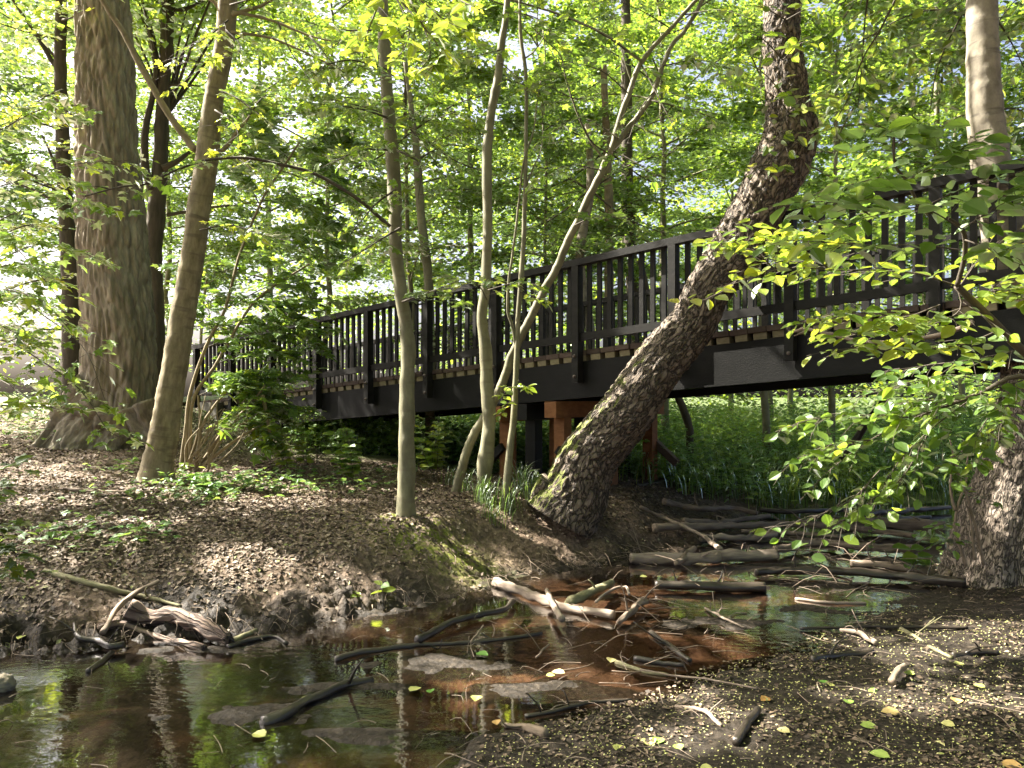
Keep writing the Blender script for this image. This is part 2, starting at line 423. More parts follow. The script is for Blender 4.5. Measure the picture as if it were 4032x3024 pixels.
# ground
def ground_mat():
    m, nt, out = newmat("forest_floor")
    ge = N_(nt, "ShaderNodeNewGeometry"); pos = ge.outputs["Position"]
    def nz(s, d=6.0, r=.6):
        n = N_(nt, "ShaderNodeTexNoise", i_Scale=s, i_Detail=d, i_Roughness=r); nt.links.new(pos, n.inputs[0]); return n.outputs[0]
    lit = ramp(nt, nz(26), [(.3, (.045, .032, .02)), (.5, (.13, .093, .06)), (.7, (.26, .19, .13))])
    vo = N_(nt, "ShaderNodeTexVoronoi", i_Scale=24.0); nt.links.new(pos, vo.inputs[0])
    lit = mixc(nt, .45, lit, ramp(nt, vo.outputs["Color"], [(.2, (.07, .045, .032)), (.8, (.26, .19, .14))]))
    mud = ramp(nt, nz(22), [(.35, (.012, .009, .006)), (.6, (.038, .029, .020)), (.8, (.10, .08, .055))])
    sed = ramp(nt, nz(3.5), [(.3, (.075, .042, .028)), (.7, (.24, .15, .10))])
    mos = ramp(nt, nz(40), [(.3, (.08, .10, .012)), (.7, (.26, .29, .045))])
    grn = ramp(nt, nz(9), [(.3, (.03, .05, .012)), (.7, (.10, .13, .035))])
    def A(n): return N_(nt, "ShaderNodeAttribute", attribute_name=n).outputs["Fac"]
    c = mixc(nt, A("mud"), lit, mud)
    c = mixc(nt, A("sed"), c, sed)
    c = mixc(nt, A("grn"), c, grn)
    mf = math_(nt, 'MULTIPLY', A("moss"), ramp(nt, nz(12), [(.35, (0, 0, 0)), (.55, (1, 1, 1))]), True)
    c = mixc(nt, mf, c, mos)
    b = N_(nt, "ShaderNodeBsdfPrincipled")
    nt.links.new(c, b.inputs["Base Color"])
    rg = N_(nt, "ShaderNodeMapRange"); nt.links.new(A("mud"), rg.inputs[0]); rg.inputs[3].default_value = .85; rg.inputs[4].default_value = .62
    nt.links.new(rg.outputs[0], b.inputs["Roughness"])
    b.inputs["Specular IOR Level"].default_value = .25
    bp = N_(nt, "ShaderNodeBump", i_Strength=.8, i_Distance=.025)
    hh = math_(nt, 'ADD', nz(30, 8.0, .7), math_(nt, 'MULTIPLY', vo.outputs["Distance"], .5))
    nt.links.new(hh, bp.inputs["Height"]); nt.links.new(bp.outputs[0], b.inputs["Normal"])
    nt.links.new(b.outputs[0], out.inputs[0]); return m
M_GROUND = ground_mat()
def water_mat():
    m, nt, out = newmat("stream_water")
    ge = N_(nt, "ShaderNodeNewGeometry")
    mp = N_(nt, "ShaderNodeMapping"); mp.inputs["Scale"].default_value = (1, 1.6, 1)
    nt.links.new(ge.outputs["Position"], mp.inputs[0])
    n = N_(nt, "ShaderNodeTexNoise", i_Scale=11.0, i_Detail=3.0, i_Roughness=.5); nt.links.new(mp.outputs[0], n.inputs[0])
    n2 = N_(nt, "ShaderNodeTexNoise", i_Scale=1.3, i_Detail=2.0); nt.links.new(ge.outputs["Position"], n2.inputs[0])
    h = math_(nt, 'MULTIPLY', n.outputs[0], ramp(nt, n2.outputs[0], [(.38, (.2,) * 3), (.6, (1.6, 1.6, 1.6))]))
    bp = N_(nt, "ShaderNodeBump", i_Strength=.18, i_Distance=.010); nt.links.new(h, bp.inputs["Height"])
    t = N_(nt, "ShaderNodeBsdfTransparent"); t.inputs[0].default_value = (.74, .66, .56, 1)
    g = N_(nt, "ShaderNodeBsdfGlossy", i_Roughness=.015); nt.links.new(bp.outputs[0], g.inputs["Normal"])
    fr = N_(nt, "ShaderNodeFresnel", i_IOR=1.36); nt.links.new(bp.outputs[0], fr.inputs["Normal"])
    mx = N_(nt, "ShaderNodeMixShader")
    nt.links.new(math_(nt, 'MULTIPLY', fr.outputs[0], 2.2, True), mx.inputs[0]); nt.links.new(t.outputs[0], mx.inputs[1]); nt.links.new(g.outputs[0], mx.inputs[2])
    nt.links.new(mx.outputs[0], out.inputs[0]); return m
M_WATER = water_mat()
m, nt, out = newmat("sandy_path")
b = N_(nt, "ShaderNodeBsdfPrincipled", i_Roughness=.95)
ge = N_(nt, "ShaderNodeNewGeometry"); n = N_(nt, "ShaderNodeTexNoise", i_Scale=3.0, i_Detail=8.0); nt.links.new(ge.outputs["Position"], n.inputs[0])
nt.links.new(ramp(nt, n.outputs[0], [(.3, (.34, .29, .22)), (.7, (.52, .46, .37))]), b.inputs["Base Color"]); nt.links.new(b.outputs[0], out.inputs[0])
M_PATH = m

# ------------------------------------------------------------------ ground, water, path
def axis(parts):
    a = [np.linspace(p[0], p[1], p[2], endpoint=False) for p in parts]
    return np.concatenate(a + [[parts[-1][1]]])
gx = axis([(-400, -60, 10), (-60, -16, 24), (-16, -5, 80), (-5, 6, 340), (6, 14, 60), (14, 60, 26), (60, 400, 10)])
gy = axis([(-60, 0, 12), (0, 2.6, 20), (2.6, 10.5, 330), (10.5, 18, 110), (18, 60, 60), (60, 500, 14)])
XX, YY = np.meshgrid(gx, gy)
ZZ = ground(XX, YY)
s_, side_ = seg_dist(XX, YY)
mb = MB()
nx, ny = len(gx), len(gy)
i = (np.arange(ny - 1)[:, None] * nx + np.arange(nx - 1)[None])
mb.add(np.stack([XX, YY, ZZ], -1).reshape(-1, 3), np.stack([i, i + 1, i + nx + 1, i + nx], -1).reshape(-1, 4))
gr = mb.build("ground", M_GROUND)
tag(gr, "brown leaf strewn forest floor and dark muddy stream banks", "ground", kind="structure")
nzv = fbm(XX * 2.5, YY * 2.5, 77, 4)
mud = np.where(side_ == 0, 1 - sstep(.25, .8, s_ + nzv * .6), 1 - sstep(2.6, 5, s_ + nzv))
mud = np.where((side_ == 0) & (XX > -.9), (1 - sstep(.0, .45, s_ + nzv * .5)) , mud)
mud = np.where((side_ == 0) & (XX > 1.5), .55, mud)
mud = np.where(s_ < 0, 1, mud)
sed = np.where((s_ < -.12) & (ZZ < -.02), sstep(.1, .3, -s_) * sstep(-.1, .3, nzv + sstep(-1.4, -.2, XX) * .45 - .9 * sstep(2.6, 3.4, XX)), 0) * (XX > -2.6)
moss = np.exp(-(((XX + .85) / .55) ** 2 + ((YY - 7.45) / .38) ** 2)) * 1.8
grn = sstep(11.5, 13, YY + nzv) * sstep(-8, 0, XX + (YY - 12)) + .5 * sstep(14, 18, YY)
for nm, a in (("mud", mud), ("sed", sed), ("moss", moss), ("grn", grn)):
    at = gr.data.attributes.new(nm, 'FLOAT', 'POINT'); at.data.foreach_set("value", np.clip(a, 0, 1).astype(np.float32).ravel())
mb = MB(); mb.add([(-14, -2, 0), (30, -2, 0), (30, 15, 0), (-14, 15, 0)], [(0, 1, 2, 3)])
tag(mb.build("water", M_WATER), "shallow reddish brown stream water with mirror reflections", "stream", kind="structure")

# ------------------------------------------------------------------ bridge frame of reference
B0 = np.array([.858, 9.9, 0.]); BT = np.array([1.055, -.869, 0.]); BU = BT / np.linalg.norm(BT); BS = float(np.linalg.norm(BT))
BN = np.array([-BU[1], BU[0], 0.])
if BN[1] < 0: BN = -BN                      # points to the far side
def deckz(t): return 2.34 + .1 * t
def BP(t, w, dz=0.0):
    p = B0 + BT * t + BN * w; p = p.copy(); p[2] = deckz(t) + dz; return p
SL = nrm(np.array([BT[0], BT[1], .1])); UPS = nrm(np.cross(BN, SL));
if UPS[2] < 0: UPS = -UPS
BW = 2.8
T0, T1 = -7.0, 5.0
bridge = empty("footbridge", tuple(BP(0, 1.4, -2.3)))
tag(bridge, "dark timber footbridge with slatted railings rising across the stream", "bridge")
def seg(name, t0, t1, w, dz, hw, hh, mat, parent, a=0.0):
    mb = MB(); c = (BP(t0, w, dz) + BP(t1, w, dz)) / 2
    L = np.linalg.norm(BP(t1, w) - BP(t0, w)) / 2
    mb.box(c, SL, BN, UPS, L, hw, hh, a)
    return mb.build(name, mat, parent, smooth=False)
# deck planks
mb = MB(); pitch = .157
for t in np.arange(T0, T1, pitch):
    a = random.random()
    mb.box(BP(t + pitch / 2, BW / 2, -.033 + random.uniform(-.003, .003)), SL, BN, UPS, pitch * BS / 2 - .006, BW / 2 - .03 + random.uniform(-.012, .012), .031, a)
mb.build("deck_plank", M_PLANK, bridge, smooth=False)
mb = MB()
for w in (.12, BW - .12):
    mb = MB()
    for t in np.arange(T0, T1, pitch):
        mb.box(BP(t + pitch / 2 + .02, w, -.105), SL, BN, UPS, pitch * BS / 2 * .68 + random.uniform(-.006, .004), .07, .036, random.random() * .6)
    mb.build("spacer_block", M_BLOCK, bridge, smooth=False)
for w, nm in ((.10, "girder"), (BW - .10, "girder")):
    mb = MB()
    L = BS * (T1 - T0) / 2
    c = (BP(T0, w, -.37) + BP(T1, w, -.37)) / 2
    mb.box(c, SL, BN, UPS, L, .05, .225)
    mb.box(c + UPS * (-.237), SL, BN, UPS, L, .085, .010)
    mb.build(nm, M_GIRDER, bridge, smooth=False)
mb = MB()
for t in np.arange(T0 + .5, T1, 1.0):
    mb.box(BP(t, BW / 2, -.33), SL, BN, UPS, .04, BW / 2 - .16, .12)
mb.box((BP(T0, BW / 2, -.50) + BP(T1, BW / 2, -.50)) / 2, SL, BN, UPS, BS * (T1 - T0) / 2, BW / 2 - .2, .02)
mb.build("cross_beam", M_GIRDER, bridge, smooth=False)
Z = np.array([0, 0, 1.])
bal_mesh = None
for side, w in ((0, -.02), (1, BW + .02)):
    off = -1 if side == 0 else 1
    rl = empty("railing", (0, 0, 0)); rl.parent = bridge; rl.location = -Vector(bridge.location)
    # matrix: railing sits at world origin
    def part(mbx, nm, mt):
        o = mbx.build(nm, mt, None, smooth=False); o.parent = rl; return o
    mb = MB(); c = (BP(T0 - .1, w, 1.12) + BP(T1, w, 1.12)) / 2
    mb.box(c, SL, BN, UPS, BS * (T1 - T0 + .1) / 2, .065, .042)
    part(mb, "handrail", M_RAILTOP)
    for k in range(int(T0), int(T1)):
        mb = MB(); e = .05 / BS
        c = (BP(k + e, w, .16) + BP(k + 1 - e, w, .16)) / 2
        mb.box(c, SL, BN, UPS, BS / 2 - .052, .026, .048)
        part(mb, "lower_rail", M_RAIL)
    for k in range(int(T0), int(T1) + 1):
        mb = MB()
        mb.box(BP(k, w + off * .012, .328), BU, BN, Z, .048, .06, .746)
        p = part(mb, "post", M_RAIL)
        if side == 0:
            for dz in (-.08, -.34):
                mb = MB(); q = BP(k, w - .075, dz)
                mb.tube([q - BN * .03, q - BN * .016, q - BN * .012, q + BN * .015], [.011, .011, .022, .022], 8)
                o = mb.build("bolt", M_STEEL, None, smooth=False); o.parent = p
    if side == 0:
        for k in range(int(T0), int(T1)):
            for j in range(1, 9):
                p = BP(k + j / 9, w + .045, .61)
                if bal_mesh is None:
                    mb = MB(); mb.box((0, 0, 0), BU, BN, Z, .029, .020, .50)
                    o = mb.build("baluster", M_RAIL, None, smooth=False); bal_mesh = o
                else:
                    o = bal_mesh.copy(); COL.objects.link(o)
                o.parent = rl; o.location = tuple(p)
    else:
        mb = MB()
        for k in range(int(T0), int(T1)):
            for j in range(1, 9):
                mb.box(BP(k + j / 9, w - .045, .61), BU, BN, Z, .029, .020, .50, random.random() * .3)
        o = part(mb, "baluster", M_RAIL); o['kind'] = "stuff"; o['label'] = "upright balusters of the far railing"
# pier
FZ = .42
for (t, mt, nm) in ((-1.0, M_ORANGE, 0), (-.66, M_GIRDER, 1), (-.30, M_ORANGE, 0)):
    ztop = deckz(t) - .63
    mb = MB(); c = BP(t, BW / 2, 0); c[2] = ztop - .11
    mb.box(c, BU, BN, Z, .095, BW / 2 + .06, .108)
    mb.build("cap_beam", mt, bridge, smooth=False)
    for w in (.22, 1.4, BW - .22):
        mb = MB(); c = BP(t, w, 0); h = (ztop - .22 - FZ) / 2; c[2] = FZ + h
        mb.box(c, BU, BN, Z, .085, .085, h)
        mb.build("support_post", mt, bridge, smooth=False)
for w in (.12, BW - .12):
    for sgn in (-1, 1):
        mb = MB()
        a = BP(-.30 if sgn > 0 else -1.0, w, 0); a[2] = FZ + .62; b_ = a + BU * sgn * .42; b_[2] = FZ + .28
        d = nrm(b_ - a); u = nrm(np.cross(BN, d))
        mb.box((a + b_) / 2, d, BN, u, np.linalg.norm(b_ - a) / 2, .05, .055)
        mb.build("brace", M_PLANK if w > 1 else M_GIRDER, bridge, smooth=False)
mb = MB(); c = BP(-.6, BW / 2, 0); c[2] = FZ - .2
mb.box(c, BU, BN, Z, .62, BW / 2 + .05, .2)
mb.build("footing", M_CONC, bridge, smooth=False)
# abutment under the low end
mb = MB(); c = BP(-6.6, BW / 2, 0); c[2] = 1.0
mb.box(c, BU, BN, Z, .35, BW / 2 + .1, .62)
mb.build("abutment", M_CONC, bridge, smooth=False)

# path beyond the low end
mb = MB()
cl = catmull([BP(-7.0, 1.4)[:2], BP(-8.2, 1.4)[:2], (-11, 18.6), (-16, 19.4), (-26, 19.5), (-45, 18)], 60)
t_ = nrm(np.gradient(cl, axis=0)); nn = np.stack([-t_[:, 1], t_[:, 0]], 1)
rows = []
for q in np.linspace(-1.5, 1.5, 7):
    p = cl + nn * q
    z = ground(p[:, 0], p[:, 1]) + .05
    z[:8] = np.linspace(deckz(-7) - .01, z[8], 8)
    rows.append(np.column_stack([p, z]))
V = np.stack(rows, 1).reshape(-1, 3)
i = (np.arange(59)[:, None] * 7 + np.arange(6)[None])
mb.add(V, np.stack([i, i + 1, i + 8, i + 7], -1).reshape(-1, 4))
tag(mb.build("path", M_PATH), "sunlit pale sandy path leading to the low end of the bridge", "path", kind="structure")

# ------------------------------------------------------------------ trees: trunks traced with real depth and girth
def rad(hw, Y): return hw / FPX * Y
def trunk_path(pts, n, lean=None):
    # pts: (px, py, halfwidth_px, Y)
    a = []
    for (px, py, hw, Y) in pts:
        p = P(px, py, Y); a.append([p[0], p[1], p[2], rad(hw, Y)])
    c = catmull(a, n)
    return c[:, :3], c[:, 3]
def vn3(q, sc, kind, seed=0.0):
    sh = q.shape[:-1]; f = q.reshape(-1, 3) * np.asarray(sc) + seed
    out = np.empty(len(f))
    if kind == 'vor':
        for i_, v in enumerate(f):
            d = mn.voronoi(v)[0]; out[i_] = min(1.0, (d[1] - d[0]) * 3.0)
    elif kind == 'n':
        for i_, v in enumerate(f): out[i_] = mn.noise(v)
    else:
        for i_, v in enumerate(f): out[i_] = mn.fractal(v, 1.0, 2.0, 3)
    return out.reshape(sh)
def disp_scaly(q, L, th, r):
    w = q.copy(); nz = vn3(q, (6, 6, 6), 'n'); w[..., 2] += nz * .05
    v = vn3(w, (13, 13, 8), 'vor'); n = vn3(q, (30, 30, 20), 'n'); m = vn3(q, (3, 3, 1.5), 'n', 5.0)
    return .020 * (v - .5) + .008 * n + .03 * m * (r / .3)
def disp_giant(q, L, th, r):
    w = q.copy(); nz = vn3(q, (3, 3, .8), 'n'); w[..., 0] += nz * .12
    v = vn3(w, (10, 10, 2.2), 'vor'); n = vn3(q, (20, 20, 6), 'n'); m = vn3(q, (2.4, 2.4, .35), 'n', 9.0)
    lobes = .07 * np.cos(3 * th + 1.0 + .35 * L) * np.exp(-L / 3.0) + .05 * np.cos(7 * th + .3 * L) * np.exp(-L / 1.6)
    return .045 * (v - .5) + .018 * n + .09 * m + lobes
def disp_mild(q, L, th, r):
    n = vn3(q, (14, 14, 8), 'n'); m = vn3(q, (4, 4, 3), 'n', 3.0); rg = np.sin(L * 21 + 2 * vn3(q, (2, 2, 6), 'n')) ** 8
    return (.03 * n + .06 * m + .035 * rg) * r * 1.2
def disp_lite(q, L, th, r):
    m = vn3(q, (6, 6, 5), 'n', 3.0)
    knob = np.clip(vn3(q, (5, 5, 6), 'n', 8.0) - .35, 0, 1)
    return r * (.13 * m + .7 * knob)

ALL_LEAVES = {}
def new_tree(name, label, cat="tree", loc=(0, 0, 0), group=None):
    o = empty(name, tuple(loc)); tag(o, label, cat, group); return o

# --- leaf sprays
def spray(lm, tw, pts, r0, nsub, sublen, size, tm='oval', spacing=.06, flat=.35, tilt=(0, 0, 1), rise=.0, rg=rng, vmean=.5, droop=.15, start=.1, jit=.25):
    """main branch with side twigs in a layered plane, leaves set alternately along the twigs"""
    pts = np.asarray(pts, float)
    n = max(6, len(pts) * 4)
    c = catmull(pts, n)
    tw.tube(c, np.linspace(r0, r0 * .3, n), 5)
    L = np.concatenate([[0], np.cumsum(np.linalg.norm(np.diff(c, axis=0), axis=1))])
    tilt = np.asarray(tilt, float)
    for i_ in range(nsub):
        f = start + (1 - start) * (i_ + rg.random() * .8) / nsub
        k = min(n - 2, int(f * (n - 1)))
        p0 = c[k]; T = nrm(c[k + 1] - c[k])
        S_ = nrm(np.cross(T, tilt)) * (1 if i_ % 2 else -1)
        d = nrm(T * rg.uniform(.3, .9) + S_ * rg.uniform(.6, 1.2) + np.array([0, 0, rise + rg.normal() * .12]))
        l = sublen * (1.15 - .6 * f) * rg.uniform(.6, 1.2)
        m_ = max(4, int(l / .08))
        q = np.linspace(0, 1, m_)[:, None]
        tp = p0 + d * l * q + np.array([0, 0, -1.]) * droop * l * q ** 2 + np.cumsum(rg.normal(0, .006, (m_, 3)), 0)
        tw.tube(tp, np.linspace(max(r0 * .28, .0022), .0012, m_), 3, cap=False)
        nl = max(3, int(l / spacing))
        u = (np.arange(nl) + rg.random(nl) * .6 + .3) / nl
        idx = np.clip((u * (m_ - 1)).astype(int), 0, m_ - 2)
        C = tp[idx] + (tp[idx + 1] - tp[idx]) * ((u * (m_ - 1)) % 1)[:, None]
        TT = nrm(tp[idx + 1] - tp[idx])
        sd_ = np.where(np.arange(nl) % 2, 1, -1)[:, None]
        Sx = nrm(np.cross(TT, tilt)) * sd_
        D = nrm(TT * rg.uniform(.2, 1.0, (nl, 1)) + Sx * rg.uniform(.5, 1.1, (nl, 1)) + np.column_stack([rg.normal(0, jit, nl), rg.normal(0, jit, nl), rg.normal(-.12, jit, nl)]))
        Nn = tilt + rg.normal(0, flat, (nl, 3))
        sz = size * rg.uniform(.55, 1.2, nl)
        C = C + D * sz[:, None] * .15
        leaves(lm, C, D, Nn, sz, tm, np.clip(rg.normal(vmean, .2, nl), 0, 1))

# --- generic layered tree in local coordinates
def gen_tree(seed, H, h0, R, nb, nleaf, ls, tr, lean=(0, 0), tm='rh', flat=.45):
    rg = np.random.default_rng(seed)
    tw = MB(); lm = MB()
    nT = 16
    zz = np.linspace(-.3, H, nT)
    wob = np.cumsum(rg.normal(0, .05, (nT, 2)), 0)
    tp = np.column_stack([wob[:, 0] + lean[0] * zz, wob[:, 1] + lean[1] * zz, zz])
    tw.tube(tp, tr * (1 - .8 * zz.clip(0) / H) * (1 + .5 * np.exp(-zz.clip(0) * 3)), 10)
    C = []; D = []; per = nleaf // nb
    for b in range(nb):
        f = (b + rg.random()) / nb
        z = h0 + (H - h0) * f ** .9
        k = int(np.clip(np.searchsorted(zz, z), 1, nT - 1)); p0 = tp[k] + (tp[k - 1] - tp[k]) * .5; p0 = p0.copy(); p0[2] = z
        az = b * 2.4 + rg.normal() * .4
        L = R * (1.0 - .72 * max(0, f - .25)) * rg.uniform(.6, 1.1)
        up = rg.uniform(.15, .55) + .5 * f
        q = np.linspace(0, 1, 8)
        h = np.array([math.cos(az), math.sin(az)])
        bp = np.column_stack([p0[0] + h[0] * L * q + np.cumsum(rg.normal(0, .04, 8)), p0[1] + h[1] * L * q + np.cumsum(rg.normal(0, .04, 8)), z + L * (up * q - .45 * q ** 2)])
        tw.tube(bp, np.linspace(tr * .3, .008, 8), 4, cap=False)
        nsub = 9
        for j in range(nsub):
            u = rg.uniform(.25, 1.0); kk = min(6, int(u * 7))
            s0 = bp[kk]; a2 = az + rg.choice([-1, 1]) * rg.uniform(.35, 1.2)
            l2 = L * .42 * rg.uniform(.5, 1.1) * (1.2 - .5 * u)
            q2 = np.linspace(0, 1, 4)
            sp_ = np.column_stack([s0[0] + math.cos(a2) * l2 * q2, s0[1] + math.sin(a2) * l2 * q2, s0[2] + l2 * (rg.uniform(-.1, .25) * q2 - .15 * q2 ** 2)])
            tw.tube(sp_, np.linspace(.010, .004, 4), 3, cap=False)
            m_ = per // nsub
            uu = rg.random(m_) * 3; ki = np.minimum(uu.astype(int), 2)
            c_ = sp_[ki] + (sp_[ki + 1] - sp_[ki]) * (uu - ki)[:, None]
            spread = .10 + .16 * l2
            c_ = c_ + np.column_stack([rg.normal(0, spread, m_), rg.normal(0, spread, m_), rg.normal(0, .07, m_)])
            C.append(c_)
    C = np.vstack(C); n = len(C)
    a = rg.random(n) * 6.283
    Dd = np.column_stack([np.cos(a), np.sin(a), rg.normal(-.15, .3, n)])
    Nn = np.column_stack([rg.normal(0, flat, n), rg.normal(0, flat, n), np.ones(n)])
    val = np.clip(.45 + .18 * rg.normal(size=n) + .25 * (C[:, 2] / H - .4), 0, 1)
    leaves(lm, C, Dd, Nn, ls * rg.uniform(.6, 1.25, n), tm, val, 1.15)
    return tw, lm

VAR = []
specs = [(101, 11, 2.7, 3.6, 28, 16000, .125, .075), (102, 13, 3.2, 3.9, 30, 18000, .13, .09), (103, 9, 1.9, 3.0, 26, 12500, .115, .055),
         (104, 14, 3.2, 4.3, 30, 18500, .135, .11), (105, 7, .4, 2.6, 24, 8000, .11, .06)]
BT_LABEL = "slim leafy tree in the sunny green wood beyond the footbridge"
def place_variant(k, x, y, rot, sc, label, group, name="forest_tree"):
    if VAR[k] is None:
        s = specs[k]
        tw, lm = gen_tree(*s)
        o = new_tree(name, label, "tree", (0, 0, 0), group)
        tw.build("trunk", M_BARK_SMOOTH, o)
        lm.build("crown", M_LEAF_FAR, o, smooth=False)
        VAR[k] = o
        t = o
    else:
        t = copy_tree(VAR[k]); tag(t, label, "tree", group)
    t.location = (x, y, gz(x, y) - .02); t.rotation_euler = (0, 0, rot); t.scale = (sc,) * 3
    return t
VAR = [None] * 5
far_list = [  # variant, x, y, rot, scale
 (0, -2.2, 16.5, .3, .95), (2, .6, 15.6, 1.2, 1.0), (1, 3.6, 17.6, 2.2, 1.0), (0, 6.4, 15.4, 3.1, 1.0), (3, 9.6, 17.5, .9, 1.0), (2, 12.0, 15.8, 4.0, 1.2),
 (1, -5.5, 22, 5.0, 1.1), (3, -1.2, 23, 1.9, 1.1), (0, 3.0, 24, 4.4, 1.15), (1, 7.5, 22.5, .2, 1.15), (3, 12.5, 23, 2.8, 1.1), 
 (3, -9, 29, 3.3, 1.3), (1, 1.5, 31, 5.6, 1.3), (0, 8.5, 30, 2.6, 1.35), (1, 16.5, 28, 1.1, 1.3), (2, 15.5, 19, 2.5, 1.3), (3, 5.0, 36, 0.4, 1.4), (1, 13, 36, 3.9, 1.4), (3, -4, 36, 2.9, 1.4)]
for (k, x, y, r, s) in far_list:
    place_variant(k, x, y, r, s, BT_LABEL, "leafy trees beyond the footbridge")
left_list = [(1, -9.5, 21.5, 1.0, 1.0), (0, -18, 24, 2.0, 1.0), (3, -22, 27, 3.0, 1.1), (2, -8.4, 21, 4.1, .9), (0, -21, 30, 5.0, 1.2), (3, -20, 28, .4, 1.3), (1, -17.5, 34, 4.4, 1.4)]
for (k, x, y, r, s) in left_list:
    place_variant(k, x, y, r, s, "leafy green tree in the wood beside the pale path", "leafy trees beside the path")

# ------------------------------------------------------------------ leaning mossy tree
def build_big(o, name, pts, n, k, mat, disp, seed=0.0):
    c, r = trunk_path(pts, n)
    mb = MB(); mb.tube(c, r, k, disp=disp, seed=seed)
    return mb.build(name, mat, o), c, r
LT = [(560, 520, 36, 8.5), (574, 495, 33, 8.5), (590, 457, 29, 8.45), (628, 410, 27, 8.35), (662, 360, 24.5, 8.3), (692, 324, 23, 8.25), (708, 291, 23, 8.2), (734, 254, 26, 8.2),
      (762, 200, 26, 8.2), (782, 162, 27, 8.2), (789, 135, 25, 8.2), (787, 93, 20, 8.2), (783, 46, 18, 8.2), (783, 0, 17, 8.2), (786, -90, 15, 8.2), (800, -300, 11, 8.3), (830, -520, 7, 8.5)]
base = P(574, 497, 8.5)
lean = new_tree("leaning_tree", "thick mossy tree with scaly bark leaning over in front of the bridge", loc=base)
build_big(lean, "trunk", LT, 520, 150, M_BARK_LEAN, disp_scaly)
mb = MB()   # burl and root flare
bc = P(806, 135, 8.2)
uu, vv = np.meshgrid(np.linspace(0, math.pi, 26), np.linspace(0, 2 * math.pi, 40, endpoint=False), indexing='ij')
S3 = np.stack([np.sin(uu) * np.cos(vv), np.sin(uu) * np.sin(vv), np.cos(uu)], -1)
dd = vn3(S3, (3, 3, 3), 'n') * .25 + vn3(S3, (8, 8, 8), 'vor') * .2
V = (bc + S3 * (np.array([.11, .16, .30]) * (1 + dd[..., None] - .15))).reshape(-1, 3)
i = np.arange(25)[:, None] * 40 + np.arange(40)[None]; i2 = np.arange(25)[:, None] * 40 + (np.arange(40)[None] + 1) % 40
mb.add(V, np.stack([i, i + 40, i2 + 40, i2], -1).reshape(-1, 4))
mb.tube([P(808, 128, 8.2), P(818, 124, 8.2)], [.035, .03], 8)
mb.build("burl", M_BARK_LEAN, lean)
mb = MB()
for (a, b_, r0) in (((548, 492), (528, 503), .10), ((592, 492), (600, 506), .08), ((575, 500), (582, 512), .10)):
    p0 = P(a[0], a[1] - 12, 8.4); p1 = G(b_[0], b_[1]); p1[2] -= .06
    mb.tube(catmull([p0, (p0 + p1) / 2 + np.array([0, -.05, .03]), p1], 8), np.linspace(r0, .03, 8), 8)
mb.build("root", M_BARK_LEAN, lean)
# its own sprouts
lm = MB(); tw = MB()
for (x0, y0, x1, y1) in ((784, 95, 742, 60), (790, 110, 822, 92), (778, 130, 792, 168), (790, 105, 776, 150), (783, 60, 812, 40), (783, 60, 745, 30), (770, 165, 748, 178), (788, 150, 830, 130), (786, 20, 740, 5), (786, 20, 830, 8), (795, 120, 760, 88)):
    a = P(x0, y0, 7.9); b_ = P(x1, y1, 7.5)
    spray(lm, tw, [a, (a + b_) / 2 + np.array([0, 0, .05]), b_], .008, 4, .28, .12, 'oval', .07, .45, vmean=.6)
tw.build("sprout_twig", M_TWIG, lean); lm.build("foliage", M_LEAF_BRT, lean, smooth=False)
# crown (above the frame)
def crown_cloud(lm, tw, cx, cy, cz, rx, ry, rz, n, ls, seed, clump=.8, tm='rh', base=None):
    rg = np.random.default_rng(seed)
    nc = max(20, n // 260)
    u = rg.normal(size=(nc, 3)); u = nrm(u) * (rg.random((nc, 1)) ** .4)
    cc = np.array([cx, cy, cz]) + u * np.array([rx, ry, rz])
    if base is not None:
        for q in cc[:: max(1, nc // 14)]:
            tw.tube(catmull([base, base * .5 + q * .5 + np.array([0, 0, .5]), q], 6), np.linspace(.04, .008, 6), 4, cap=False)
    m_ = n // nc
    C = (cc[:, None] + rg.normal(size=(nc, m_, 3)) * np.array([clump, clump, clump * .22])).reshape(-1, 3)
    return C
def put_leaves(lm, C, ls, seed, tm='rh', vm=.5):
    rg = np.random.default_rng(seed); n = len(C); a = rg.random(n) * 6.283
    leaves(lm, C, np.column_stack([np.cos(a), np.sin(a), rg.normal(-.15, .3, n)]), np.column_stack([rg.normal(0, .45, n), rg.normal(0, .45, n), np.ones(n)]),
           ls * rg.uniform(.7, 1.25, n), tm, np.clip(rg.normal(vm, .18, n), 0, 1), 1.15)

